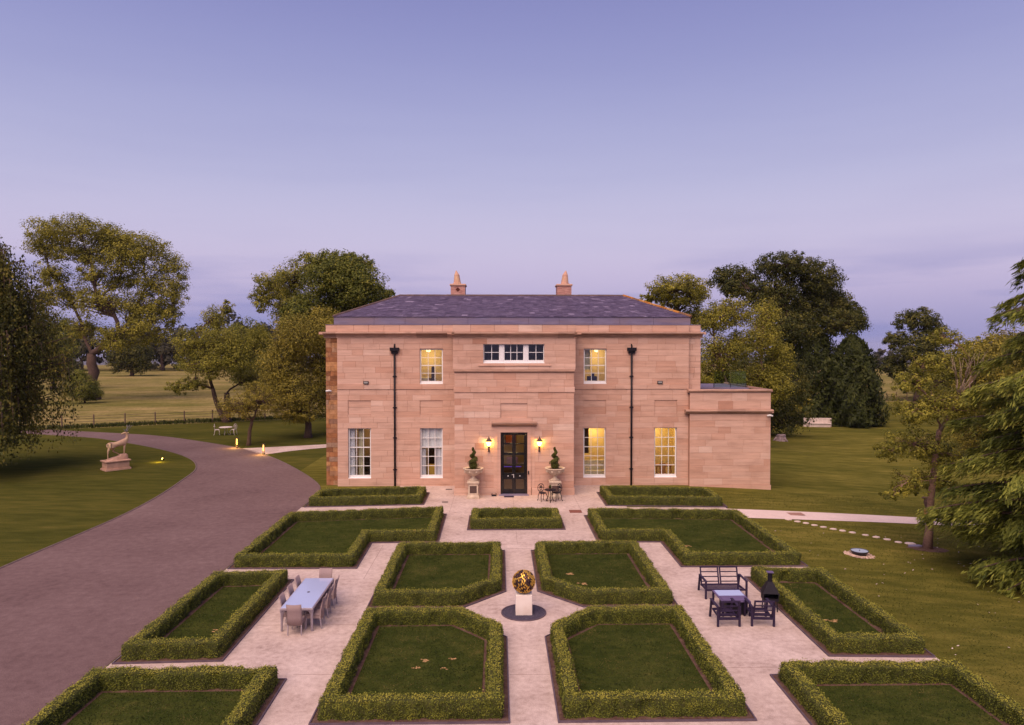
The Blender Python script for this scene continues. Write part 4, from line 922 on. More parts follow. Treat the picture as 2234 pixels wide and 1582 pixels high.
for p in ((13.83, 3.8), (14.975, 3.8), (16.05, 3.8), (16.05, 5.625), (16.05, 7.42)): g = MB(); g.box(p[0] - .02, p[0] + .02, p[1] - .02, p[1] + .02, 0, .3); g.build('clamp_post', 'bowl_steel', rail)
# ================================================================ THINGS IN THE GARDEN
# ---- urns with clipped spirals on pedestals
def urn_set(x, y, who):
    e = empty('urn_pedestal', (x, y, .014)); tag(e, 'square stone pedestal with dark inset panel ' + who, 'pedestal', 'urn pedestals by the door')
    m = MB(); m.lathe([(.36, 0), (.36, .10), (.33, .16), (.29, .22), (.29, .82), (.33, .86), (.35, .90), (.35, .96), (.30, 1.0)], 4, sq=True); bevel(m.build('pedestal_body', 'urn_stone', e), .012)
    m = MB()
    for a in range(4): 
        c, s = math.cos(a * math.pi / 2), math.sin(a * math.pi / 2); q = [(-.20, -.294, .32), (.20, -.294, .32), (.20, -.294, .74), (-.20, -.294, .74)]; m.add([(px * c - py * s, px * s + py * c, pz) for px, py, pz in q], [(0, 1, 2, 3)])
    m.build('inset_panel', 'brown_wood', e)
    u = empty('stone_urn', (x, y, 1.014)); tag(u, 'wide carved stone urn ' + who, 'urn', 'stone urns by the door')
    m = MB(); m.lathe([(.26, 0), (.26, .05), (.20, .09), (.12, .14), (.10, .24), (.13, .28), (.20, .31), (.36, .40), (.47, .52), (.53, .62), (.56, .66), (.60, .69), (.60, .73), (.54, .74), (.50, .66), (.30, .62), (.01, .62)], 28); m.build('bowl', 'urn_stone', u, True)
    m = MB()
    for k in range(8):
        a = k * math.pi / 4 + .39; m.lathe([(.01, -.09), (.05, -.05), (.06, 0), (.04, .06), (.01, .08)], 8, (.50 * math.cos(a), .50 * math.sin(a), .56))
    m.build('carved_bosses', 'urn_stone', u, True)
    m = MB(); m.lathe([(.49, .63), (.49, .66), (.01, .68)], 20); m.build('soil', 'soil', u)
    t = empty('spiral_topiary', (x, y, 1.68)); tag(t, 'clipped spiral box topiary in the urn ' + who, 'topiary', 'spiral topiaries')
    m = MB(); m.tube([(0, 0, 0), (0, 0, 1.2)], [.03, .012], 6); m.build('stem', 'bark', t)
    P = []; N = []
    n = 5200; tt = rng.random(n) ** .75
    # fat ball at the foot, then a coil narrowing upwards
    ang = tt * 2 * math.pi * 2.6 + rng.normal(size=n) * .12; rad = .14 * (1 - tt) + .02; cr = (.20 * (1 - tt) ** 1.1 + .055); d = unit(n)
    base = np.stack([rad * np.cos(ang), rad * np.sin(ang), .16 + tt * 1.08], 1); P = base + d * cr[:, None] * np.array([1, 1, .62]); N = d
    k = rng.random(n) < .25; db = unit(n); P[k] = (np.array([0, 0, .19]) + db * .235)[k]; N = np.where(k[:, None], db, N)
    V, F, T = leaves(P, N + unit(n) * .7, rng.uniform(.03, .055, n), rng.normal(.45, .22, n)); link('foliage', npmesh('foliage', V, F, 'topiary_leaf', T), t)
    for (r_, z_) in ((.19, .17),): m = MB(); m.lathe([(.01, z_ - r_), (r_ * .7, z_ - r_ * .7), (r_, z_), (r_ * .7, z_ + r_ * .7), (.01, z_ + r_)], 14); m.build('leaf_core', 'hedge_core', t, True)
    m = MB(); cs = [(.14 * (1 - q) * math.cos(q * 16.3), .14 * (1 - q) * math.sin(q * 16.3), .2 + q * 1.04) for q in np.linspace(.05, 1, 36)]; m.tube(cs, [.15 * (1 - q) + .03 for q in np.linspace(.05, 1, 36)], 8); m.build('leaf_coil', 'hedge_core', t, True)
urn_set(-1.47, 41.0, 'on the driveway side of the front door'); urn_set(3.26, 41.0, 'behind the bistro table')
# ---- bistro set
def oval(mb, c, rx, rz, n, r, y):
    pts = [(c[0] + rx * math.cos(2 * math.pi * k / n), y, c[2] + rz * math.sin(2 * math.pi * k / n)) for k in range(n + 1)]; mb.tube(pts, r, 5, False)
def bistro_chair(name, mat, label, cat, loc, rz, group, s=1.0):
    e = empty(name, loc, rz); e.scale = (s, s, s); tag(e, label, cat, group)
    m = MB(); m.lathe([(.19, .44), (.215, .45), (.215, .475), (.19, .485), (.01, .485)], 16); m.build('seat', mat, e)
    for sx in (-1, 1):
        m = MB(); m.tube([(sx * .15, -.15, .45), (sx * .20, -.20, .28), (sx * .17, -.17, .1), (sx * .22, -.24, 0)], [.022, .02, .015, .02], 6); m.build('leg', mat, e, True)
        m = MB(); m.tube([(sx * .14, .15, .45), (sx * .18, .19, .25), (sx * .17, .20, .1), (sx * .20, .26, 0)], [.022, .02, .015, .02], 6); m.build('leg', mat, e, True)
    m = MB(); oval(m, (0, 0, .73), .20, .23, 18, .018, .20); m.bar((-.12, .17, .46), (-.10, .2, .55), .025); m.bar((.12, .17, .46), (.10, .2, .55), .025)
    m.build('back_frame', mat, e, True)
    m = MB(); oval(m, (0, 0, .74), .09, .13, 12, .014, .20)
    for k in range(6): a = k * math.pi / 3; m.tube([(.09 * math.cos(a), .2, .74 + .13 * math.sin(a)), (.19 * math.cos(a), .2, .73 + .22 * math.sin(a))], .012, 5)
    m.tube([(0, .2, .50), (0, .2, .62)], .02, 5); m.lathe([(.01, -.07), (.06, -.02), (.06, .03), (.01, .08)], 8, (0, .2, .75)); m.build('back_tracery', mat, e)
    return e
bistro_chair('bistro_chair', 'black_paint', 'ornate black iron bistro chair near the front door', 'chair', (2.48, 40.05, .014), R(25), 'black bistro chairs')
bistro_chair('bistro_chair', 'black_paint', 'ornate black iron bistro chair turned away, against the urn pedestal', 'chair', (3.30, 40.1, .014), R(-60), 'black bistro chairs')
def round_table(name, mat, label, loc, group=None, r=.33):
    e = empty(name, loc); tag(e, label, 'table', group)
    m = MB(); m.lathe([(r - .02, .66), (r, .67), (r, .70), (r - .02, .71), (.01, .71)], 24); m.build('table_top', mat, e)
    for k in range(3):
        a = k * 2.094 + .5; c, s = math.cos(a), math.sin(a); m = MB(); m.tube([(.16 * c, .16 * s, .66), (.10 * c, .10 * s, .45), (.15 * c, .15 * s, .2), (.26 * c, .26 * s, 0)], [.02, .02, .016, .022], 6); m.build('leg', mat, e, True)
    return e
round_table('bistro_table', 'black_paint', 'small round black iron bistro table', (2.90, 39.85, .014))
pp = empty('potted_plant', (2.90, 39.85, .725)); tag(pp, 'small potted plant on the bistro table', 'plant')
m = MB(); m.lathe([(.05, 0), (.07, .09), (.06, .09), (.01, .08)], 10); m.build('pot', 'brown_wood', pp)
n = 160; d = unit(n); V, F, T = leaves(np.array([0, 0, .15]) + d * .11 * rng.random((n, 1)), d, rng.uniform(.04, .07, n), rng.normal(.3, .2, n)); link('foliage', npmesh('foliage', V, F, 'topiary_leaf', T), pp)
# ---- mats, drains, boot scraper
def flat(name, mat, label, cat, x0, x1, y0, y1, z0=.014, h=.02, group=None):
    m = MB(); m.bbox(-(x1 - x0) / 2, (x1 - x0) / 2, -(y1 - y0) / 2, (y1 - y0) / 2, 0, h, .004); z = gz((x0 + x1) / 2, (y0 + y1) / 2); o = m.build(name, mat, None, False, ((x0 + x1) / 2, (y0 + y1) / 2, z0 + z)); return tag(o, label, cat, group)
flat('doormat', 'navy_metal', 'dark narrow doormat below the front door step', 'doormat', .30, .88, 41.05, 41.4)
flat('brick_mat', 'brick_mat', 'red brick coloured mat set in the paving near the inner L hedge corner', 'mat', 3.75, 4.4, 37.15, 37.8, h=.012)
flat('drain_cover', 'drain_iron', 'slim iron drain cover near the foot of the bay', 'drain', -3.25, -2.85, 43.3, 43.55, h=.008, group='drain covers'); flat('drain_cover', 'drain_iron', 'slim iron drain cover beside the small hedge corner', 'drain', -3.2, -2.85, 39.75, 40.0, h=.008, group='drain covers')
flat('manhole_cover', 'manhole', 'rusty manhole cover set in the pale garden path', 'manhole', 15.2, 16.25, 37.15, 37.75, .018, .012)
e = empty('boot_scraper', (-.28, 41.45, .014)); tag(e, 'small black iron boot scraper by the bay wall', 'boot scraper')
m = MB(); m.box(-.15, .15, -.10, .10, 0, .02); m.build('base', 'black_paint', e); m = MB(); m.tube([(-.12, 0, .02), (-.14, 0, .12), (-.09, 0, .16)], .018, 6); m.tube([(.12, 0, .02), (.14, 0, .12), (.09, 0, .16)], .018, 6); m.box(-.12, .12, -.008, .008, .03, .09); m.build('blade', 'black_paint', e)
# ---- sphere sculpture
pl = MB(); pl.bbox(-.27, .27, -.27, .27, 0, .655, .012); o = pl.build('sculpture_plinth', 'white_plinth', None, False, (.82, 23.2, .022)); tag(o, 'plain white square plinth on the gravel disc', 'plinth')
SR = .375; sp = empty('leaf_sphere', (.82, 23.2, .677)); tag(sp, 'openwork gold and bronze leaf sphere on the white plinth', 'sculpture')
m = MB(); prof = [(SR * .93 * math.sin(math.pi * k / 20) + .001, SR - SR * .93 * math.cos(math.pi * k / 20)) for k in range(21)]; m.lathe(prof, 32); m.build('dark_core', 'dark_bronze', sp, True)
m = MB(); m2 = MB(); nn = 300; ga = math.pi * (3 - math.sqrt(5))
for k in range(nn):     # bronze leaves hammered over the gilded core
    z = 1 - 2 * (k + .5) / nn; r = math.sqrt(1 - z * z); a = ga * k; d = Vector((r * math.cos(a), r * math.sin(a), z)); t = Vector((-d.y, d.x, 0)).normalized() if r > .05 else Vector((1, 0, 0)); b = d.cross(t)
    q = random.uniform(-.9, .9); t, b = t * math.cos(q) + b * math.sin(q), b * math.cos(q) - t * math.sin(q); c = Vector((0, 0, SR)) + d * SR; L, w = random.uniform(.042, .060), random.uniform(.019, .026); tq = m if random.random() < .35 else m2
    if random.random() < .06: continue
    pts = [c - b * L, c - b * L * .3 + t * w, c + b * L * .4 + t * w * .9, c + b * L, c + b * L * .4 - t * w * .9, c - b * L * .3 - t * w]
    tq.add([p - d * .012 for p in pts] + [p + d * .006 * (1 - (abs(i - 2.5) > 2)) for i, p in enumerate(pts)], [(6, 7, 8, 9, 10, 11)] + [(i, (i + 1) % 6, 6 + (i + 1) % 6, 6 + i) for i in range(6)])
m.build('bronze_leaves', 'bronze', sp)['kind'] = 'stuff'; m2.build('gilded_leaves', 'gold', sp)['kind'] = 'stuff'
m = MB(); m.lathe([(.10, -.001), (.10, .02), (.07, .03), (.05, .05)], 16); m.build('base', 'bronze', sp)
# ---- dining set
TX, TY0, TY1 = -6.22, 21.75, 24.6
e = empty('dining_table', (TX, (TY0 + TY1) / 2, .014)); tag(e, 'long glass topped rattan dining table on the paving', 'table')
L2 = (TY1 - TY0) / 2; m = MB(); m.bbox(-.48, .48, -L2 + .03, L2 - .03, .728, .742, .004); m.build('glass_top', 'table_glass', e)
m = MB(); m.bbox(-.51, .51, -L2, L2, .66, .727, .012); m.build('apron', 'rattan_frame', e)
for sx in (-1, 1):
    for sy in (-1, 1): m = MB(); x, y = sx * .46, sy * (L2 - .06); m.tube([(x, y, .67), (x - sx * .0, y, .55), (x, y, 0)], [.065, .042, .034], 4); m.tube([(x - sx * .16, y, .67), (x - sx * .07, y, .63), (x - sx * .01, y, .5)], [.03, .035, .02], 4); m.build('leg', 'rattan_frame', e)
m = MB(); m.lathe([(.05, .743), (.05, .747), (.01, .748)], 12); m.build('parasol_cap', 'drain_iron', e)
def dchair(label, x, y, rz):
    e = empty('dining_chair', (x, y, .014), rz); tag(e, label, 'chair', 'woven chairs round the dining table')
    m = MB(); m.bbox(-.22, .22, -.24, .20, .42, .47, .015); m.build('seat', 'rattan', e)
    V = []; F = []; n = 8
    for i in range(n + 1):
        t = i / n; x_ = -.225 + .45 * t; cv = .05 * (1 - (2 * t - 1) ** 2)
        for z, dy in ((.30, 0), (.55, .01), (.75, .05), (.96, .11)):
            V += [(x_, .19 + dy + cv * .5, z + (.012 * (2 * t - 1) ** 2 if z > .9 else 0))]
    V2 = [(a, b + .035, c) for a, b, c in V]; N4 = (n + 1) * 4
    for i in range(n):
        for k in range(3): a = i * 4 + k; F += [(a, a + 4, a + 5, a + 1), (N4 + a + 1, N4 + a + 5, N4 + a + 4, N4 + a)]
    for i in range(n): F += [(i * 4 + 3, i * 4 + 7, N4 + i * 4 + 7, N4 + i * 4 + 3), (i * 4, N4 + i * 4, N4 + i * 4 + 4, i * 4 + 4)]
    for i in (0, n):
        for k in range(3): a = i * 4 + k; F.append((a, a + 1, N4 + a + 1, N4 + a))
    link('backrest', npmesh('backrest', V + V2, F, 'rattan', np.full(len(V) * 2, .5), smooth=False), e)
    m = MB(); m.box(-.215, .215, -.235, -.20, .33, .42); m.box(-.218, -.19, -.2, .2, .33, .42); m.box(.19, .218, -.2, .2, .33, .42); m.build('seat_frame', 'rattan', e)
    for sx in (-1, 1):
        m = MB(); m.tube([(sx * .20, -.21, .42), (sx * .20, -.22, 0)], [.022, .018], 6); m.build('leg', 'rattan_frame', e)
        m = MB(); m.tube([(sx * .20, .20, .42), (sx * .205, .25, 0)], [.022, .018], 6); m.build('leg', 'rattan_frame', e)
    return e
dchair('woven dining chair at the end of the table away from the house', TX + .02, TY0 - .02, R(180))
dchair('woven dining chair at the house end of the table', TX + .14, TY1 + .02, 0)
for k, w in enumerate(('farthest from the house', 'in the middle', 'nearest the house')):
    y = TY0 + .55 + k * .86
    dchair('woven dining chair on the driveway side of the table, ' + w, TX - .30, y, R(90)); dchair('woven dining chair on the gold sphere side of the table, ' + w, TX + .46, y - .1, R(-90))
# ---- lounge set
def lounge_seat(name, label, cat, loc, rz, W, D, nb, group, splay=1):
    """frame of flat bars: sloping arms, slatted seat, slatted back panels; faces -y"""
    e = empty(name, loc, rz); tag(e, label, cat, group); w = .062; f_, b_ = (0, .15) if splay > 0 else (.15, 0)
    for sx in (-1, 1):
        x = sx * (W / 2 - w / 2)
        m = MB(); m.bar((x, -D / 2 - f_ * .66, 0), (x, -D / 2 + f_ * .34, .60), w); m.build('leg', 'navy_metal', e)
        m = MB(); m.bar((x, D / 2 - .05 + b_, 0), (x, D / 2 - .05, .60), w); m.build('leg', 'navy_metal', e)
        m = MB(); m.bar((x, -D / 2 - .03, .615), (x, D / 2 - .02, .615), w * 1.25, .03); m.build('armrest', 'navy_metal', e)
    m = MB(); iw = W / 2 - w; m.box(-iw, iw, -D / 2 + .02, -D / 2 + .06, .27, .33); m.box(-iw, iw, D / 2 - .06, D / 2 - .02, .22, .28); m.bar((-iw + .02, -D / 2 + .06, .30), (-iw + .02, D / 2 - .06, .25), .04, .05); m.bar((iw - .02, -D / 2 + .06, .30), (iw - .02, D / 2 - .06, .25), .04, .05); m.build('seat_frame', 'navy_metal', e)
    for k in range(5): 
        y = -D / 2 + .12 + k * (D - .24) / 4; m = MB(); m.box(-iw + .042, iw - .042, y - .025, y + .025, .29 - k * .01, .305 - k * .01); m.build('seat_slat', 'navy_metal', e)
    pw = (2 * iw - .03 * (nb - 1)) / nb
    for q in range(nb):
        x0 = -iw + q * (pw + .03); x1 = x0 + pw; lo, hi = (D / 2 - .10, .24), (D / 2 + .10, .84)
        f = MB(); f.bar((x0 + .022, lo[0], lo[1]), (x0 + .022, hi[0], hi[1]), .044); f.bar((x1 - .022, lo[0], lo[1]), (x1 - .022, hi[0], hi[1]), .044); f.bar((x0, hi[0], hi[1]), (x1, hi[0], hi[1]), .045); bf = f.build('back_frame', 'navy_metal', e)
        for t in (.22, .48, .74): y, z = lo[0] + (hi[0] - lo[0]) * t, lo[1] + (hi[1] - lo[1]) * t; s = MB(); s.box(x0 + .044, x1 - .044, y - .012, y + .012, z - .016, z + .016); s.build('back_slat', 'navy_metal', bf)
    return e
lounge_seat('lounge_sofa', 'dark two seat lounge sofa frame with slatted back, cushions removed', 'sofa', (7.9, 24.75, .014), 0, 1.48, .80, 2, None)
lounge_seat('lounge_chair', 'dark slatted lounge chair frame beside the coffee table leg, farther from the chiminea', 'chair', (7.2, 22.27, .014), R(180), .74, .80, 1, 'lounge armchair frames', -1)
lounge_seat('lounge_chair', 'dark slatted lounge chair frame next to the chiminea', 'chair', (8.3, 22.27, .014), R(176), .74, .80, 1, 'lounge armchair frames', -1)
e = empty('coffee_table', (7.72, 23.28, .014)); tag(e, 'dark square coffee table with pale glass panel and sliding top', 'table')
m = MB(); m.bbox(-.47, .47, -.55, .55, .46, .50, .008); m.build('table_top', 'lounge_top', e)
m = MB(); m.box(-.42, .44, -.02, .50, .5015, .508); m.build('glass_panel', 'table_glass', e); m = MB(); m.box(-.42, .44, -.50, -.06, .5015, .515); m.build('sliding_panel', 'lounge_top', e)
for sx in (-1, 1):
    for sy in (-1, 1): m = MB(); m.box(sx * .44 - .03, sx * .44 + .03, sy * .52 - .03, sy * .52 + .03, 0, .46); m.build('leg', 'navy_metal', e)
m = MB(); m.box(-.30, .40, -.45, .3, .06, .42); m.build('burner_box', 'black_paint', e)
e = empty('chiminea', (9.02, 23.3, .014), R(-8)); e.scale = (.86, .86, .97); tag(e, 'black steel chiminea with tapering hood against the hedge', 'chiminea')
for sx in (-1, 1):
    for sy in (-1, 1): m = MB(); m.bar((sx * .24, sy * .20, 0), (sx * .22, sy * .18, .42), .035); m.build('leg', 'black_paint', e)
m = MB(); m.box(-.28, .28, -.24, .24, .36, .40); m.box(-.28, -.26, -.24, .24, .40, .62); m.box(.26, .28, -.24, .24, .40, .62); m.box(-.26, .26, .22, .24, .40, .62); m.box(-.26, .26, -.24, -.235, .40, .46); m.build('fire_box', 'black_paint', e)
m = MB(); b0, b1, z0, z1 = .31, .09, .62, 1.0
m.add([(-b0, -.26, z0), (b0, -.26, z0), (b0, .26, z0), (-b0, .26, z0), (-b1, -b1, z1), (b1, -b1, z1), (b1, b1, z1), (-b1, b1, z1)], [(0, 1, 5, 4), (1, 2, 6, 5), (2, 3, 7, 6), (3, 0, 4, 7)]); m.build('hood', 'black_paint', e)
m = MB(); m.tube([(0, 0, .98), (0, 0, 1.28)], .085, 12); m.build('flue', 'black_paint', e); m = MB(); m.lathe([(.12, 1.30), (.12, 1.32), (.01, 1.325)], 4, sq=True); m.tube([(-.06, 0, 1.27), (-.06, 0, 1.31)], .008, 4); m.tube([(.06, 0, 1.27), (.06, 0, 1.31)], .008, 4); m.build('rain_cap', 'lounge_top', e)
m = MB(); m.tube([(.36, -.1, .52), (.36, .1, .52)], .012, 6); m.tube([(.28, -.1, .52), (.36, -.1, .52)], .01, 5); m.tube([(.28, .1, .52), (.36, .1, .52)], .01, 5); m.build('handle', 'black_paint', e)
# ---- water bowl, pebbles, stepping stones
bz = gz(15.5, 30.05)
e = empty('water_bowl', (15.5, 30.05, bz)); tag(e, 'shallow dark steel water bowl ringed with pebbles on the lawn', 'water bowl')
m = MB(); m.lathe([(.20, 0), (.28, .06), (.35, .15), (.365, .20), (.345, .20), (.33, .185)], 28); m.build('bowl', 'bowl_steel', e, True)
m = MB(); m.lathe([(.34, .18), (.34, .186), (.01, .187)], 28); m.build('water', 'still_water', e); m = MB(); m.tube([(0, 0, .1), (0, 0, .22)], .02, 6); m.build('spout', 'bowl_steel', e)
m = MB()
for k in range(420):
    a = random.random() * 6.283; r = .30 + .32 * random.random() ** 1.3; s = random.uniform(.02, .045); x, y = 15.5 + r * math.cos(a), 30.05 + r * .95 * math.sin(a); m.tint = random.random(); m.lathe([(s * .6, -.01), (s, s * .35), (s * .6, s * .8), (.003, s * .95)], 6, (x, y, gz(x, y)))
o = m.build('pebbles', 'pebble'); o['kind'] = 'stuff'; tag(o, 'ring of pale pebbles round the water bowl', 'pebbles')
ORD = ['first', 'second', 'third', 'fourth', 'fifth', 'sixth', 'seventh', 'eighth', 'ninth', 'tenth', 'eleventh', 'twelfth', 'last']
SP = [(14.91, 36.12), (15.23, 35.75), (15.54, 35.48), (15.8, 35.11), (16.12, 34.81), (16.47, 34.48), (16.81, 34.25), (17.17, 33.98), (17.61, 33.6), (17.98, 33.31), (18.31, 32.97), (18.62, 32.56), (19.08, 32.42)]
for k, (x, y) in enumerate(SP):
    m = MB(); m.tint = random.random(); n = 12; r = .165 if k < 12 else .25; pts = [((r + random.uniform(-.02, .02)) * math.cos(2 * math.pi * q / n), (r * .8 + random.uniform(-.02, .02)) * math.sin(2 * math.pi * q / n)) for q in range(n)]
    m.prism(pts, -.03, .025); m.prism([(a * .93, b * .93) for a, b in pts], .0251, .034)
    o = m.build('stepping_stone', 'stepping', None, False, (x, y, gz(x, y))); tag(o, ORD[k] + ' pale stepping stone in the lawn counted from the garden path', 'stepping stone', 'stepping stones to the young tree')
m = MB(); m.tint = .2; m.prism([(-.34, -.12), (.1, -.2), (.38, -.06), (.3, .14), (-.2, .18)], -.03, .06); m.prism([(-.28, -.1), (.08, -.16), (.3, -.05), (.24, .1), (-.16, .13)], .0601, .075); o = m.build('slate_slab', 'lead', None, False, (19.0, 31.92, gz(19, 31.92))); tag(o, 'flat grey slate slab at the foot of the young tree', 'slab')
# ---- stag statue
SA = R(47)
e = empty('statue_plinth', (-27.33, 51.05, 0), SA); tag(e, 'moulded pink stone plinth under the stag beside the driveway', 'plinth')
m = MB()
for (a, b, z0, z1) in ((.84, .56, -.03, .12), (.79, .51, .122, .16), (.75, .47, .162, .56), (.79, .51, .562, .60), (.84, .56, .602, .69)): m.bbox(-a, a, -b, b, z0, z1, .015)
m.build('plinth_block', 'plinth_stone', e)
st = empty('stag_statue', (-27.33, 51.05, .69), SA); tag(st, 'stone stag statue looking back over its shoulder, front hooves on a rock', 'statue')
def skin(name, verts, edges, rads, mat, parent, sub=2):
    me = bpy.data.meshes.new(name); me.from_pydata(verts, edges, []); me.materials.append(MATS[mat]); o = link(name, me, parent)
    sk = o.modifiers.new('skin', 'SKIN'); sk.use_smooth_shade = True; su = o.modifiers.new('sub', 'SUBSURF'); su.levels = sub; su.render_levels = sub
    if not me.skin_vertices: me.skin_vertices.new() if hasattr(me.skin_vertices, 'new') else None
    for i, r in enumerate(rads):
        v = me.skin_vertices[0].data[i]; v.radius = (r, r) if not hasattr(r, '__len__') else r
        v.use_root = (i == 0)
    return o
ox = -.80
SV = [(.62, 0, 1.05), (.40, 0, 1.06), (.28, 0, .98), (.90, 0, 1.10), (1.20, 0, 1.17), (1.42, 0, 1.24), (1.55, 0, 1.40), (1.60, 0, 1.60), (1.57, 0, 1.78), (1.46, .0, 1.87), (1.30, 0, 1.83), (1.17, 0, 1.79),  # body, chest, neck, head turned back
      (.36, -.12, .86), (.26, -.13, .66), (.24, -.13, .40), (.25, -.13, .06),                                                    # hind leg stretched back
      (.50, .13, .86), (.74, .13, .74), (.66, .13, .60), (.98, .13, .42), (1.08, .13, .33),                                         # hind leg stepping forward
      (1.38, -.10, 1.02), (1.34, -.10, .78), (1.33, -.10, .56), (1.32, -.10, .38), (1.44, .10, 1.02), (1.44, .10, .78), (1.42, .10, .56), (1.40, .10, .38),   # fore legs
      (.20, 0, .98)]
SR_ = [.19, .19, .15, .20, .22, .21, .14, .11, .10, .085, .065, .04, .11, .065, .032, .035, .12, .07, .05, .03, .035, .09, .055, .034, .036, .09, .055, .034, .036, .03]
SE = [(0, 1), (1, 2), (0, 3), (3, 4), (4, 5), (5, 6), (6, 7), (7, 8), (8, 9), (9, 10), (10, 11), (1, 12), (12, 13), (13, 14), (14, 15), (1, 16), (16, 17), (17, 18), (18, 19), (19, 20), (5, 21), (21, 22), (22, 23), (23, 24), (5, 25), (25, 26), (26, 27), (27, 28), (2, 29)]
skin('body', [(x + ox, y, z) for x, y, z in SV], SE, SR_, 'deer_stone', st)
m = MB()
for s in (-1, 1):
    p = lambda x, y, z: (x + ox, s * y, z)
    m.tube([p(1.53, .05, 1.92), p(1.60, .12, 2.05), p(1.66, .20, 2.2), p(1.68, .24, 2.42)], [.03, .026, .02, .008], 6); m.tube([p(1.55, .07, 1.96), p(1.44, .12, 2.04), p(1.40, .14, 2.14)], [.022, .016, .006], 5); m.tube([p(1.64, .17, 2.14), p(1.76, .22, 2.28), p(1.86, .25, 2.42)], [.02, .015, .006], 5); m.tube([p(1.67, .22, 2.26), p(1.60, .30, 2.40)], [.016, .006], 5)
m.build('antlers', 'antler_metal', st, True)
m = MB()
for s in (-1, 1): m.tube([(1.53 + ox, s * .08, 1.86), (1.58 + ox, s * .18, 1.88), (1.60 + ox, s * .26, 1.86)], [.02, .04, .006], 6)
m.build('ears', 'deer_stone', st, True)
m = MB(); V = []
for k, (x, hw, h) in enumerate(((.15, .22, .03), (.35, .30, .09), (.7, .32, .17), (1.0, .30, .26), (1.12, .28, .36), (1.45, .26, .37), (1.56, .2, .30), (1.6, .16, .02))):
    j = lambda: random.uniform(-.02, .02); V += [(x + ox, -hw + j(), 0), (x + ox, -hw * .75 + j(), h + j()), (x + ox, 0, h + .012), (x + ox, hw * .75 + j(), h + j()), (x + ox, hw + j(), 0)]
m.add(V, [(i * 5 + k, i * 5 + k + 1, i * 5 + 6 + k, i * 5 + 5 + k) for i in range(7) for k in range(4)] + [(4, 3, 2, 1, 0), (35, 36, 37, 38, 39)]); m.build('rock_base', 'plinth_stone', st)
# ---- lit garden lamps
def bollard(x, y, label):
    e = empty('bollard_light', (x, y, 0)); tag(e, label, 'bollard light', 'lit bollards at the side path')
    m = MB(); m.lathe([(.11, -.02), (.11, .12), (.085, .14), (.05, .16)], 16); m.build('base', 'drain_iron', e)
    for k in range(4):
        a = k * math.pi / 2 + .78; m = MB(); m.tube([(.085 * math.cos(a), .085 * math.sin(a), .12), (.085 * math.cos(a), .085 * math.sin(a), .82)], .016, 6); m.build('upright', 'fence_wood', e)
    m = MB(); m.lathe([(.02, .30), (.045, .80)], 12); m.build('lamp_column', 'bollard_glow', e)
    m = MB(); m.lathe([(.11, .82), (.115, .84), (.11, .87), (.01, .88)], 16); m.build('cap', 'drain_iron', e)
    ld = bpy.data.lights.new('bollard_lamp', 'POINT'); ld.energy = 75; ld.color = (1, .58, .10); ld.shadow_soft_size = .12; lo = bpy.data.objects.new('bollard_lamp', ld); COL.objects.link(lo); lo.parent = e; lo.location = (-.16, -.2, .42)
bollard(-22.6, 61.6, 'lit bollard lamp near the small crooked tree'); bollard(-19.05, 57.75, 'lit bollard lamp at the corner of side path and driveway')
e = empty('ground_spotlight', (-25.55, 54.4, 0)); tag(e, 'lit ground spotlight in the grass behind the stag', 'spotlight')
m = MB(); m.tube([(0, 0, -.02), (0, 0, .14)], .02, 6); m.build('spike', 'black_paint', e); m = MB(); m.tube([(.05, .06, .14), (-.04, -.05, .24)], [.05, .075], 10); m.build('lamp_head', 'black_paint', e); m = MB(); m.tube([(-.041, -.051, .241), (-.05, -.062, .252)], [.072, .06], 10); m.build('lens', 'uplight_glow', e)
ld = bpy.data.lights.new('spot_lamp', 'POINT'); ld.energy = 60; ld.color = (1, .62, .08); ld.shadow_soft_size = .08; lo = bpy.data.objects.new('spot_lamp', ld); COL.objects.link(lo); lo.parent = e; lo.location = (-.22, -.3, .32)
# ---- white garden set under the trees
wt = round_table('garden_table', 'white_iron', 'white ironwork garden table on the lawn by the fence', (-27.05, 70.75, 0), r=.55); wt.scale = (1.15, 1.15, 1.1)
bistro_chair('garden_chair', 'white_iron', 'white ironwork garden chair, drive end of the white table', 'chair', (-27.85, 70.6, 0), R(110), 'white garden chairs', 1.15); bistro_chair('garden_chair', 'white_iron', 'white ironwork garden chair, house end of the white table', 'chair', (-26.3, 70.8, 0), R(-110), 'white garden chairs', 1.15)
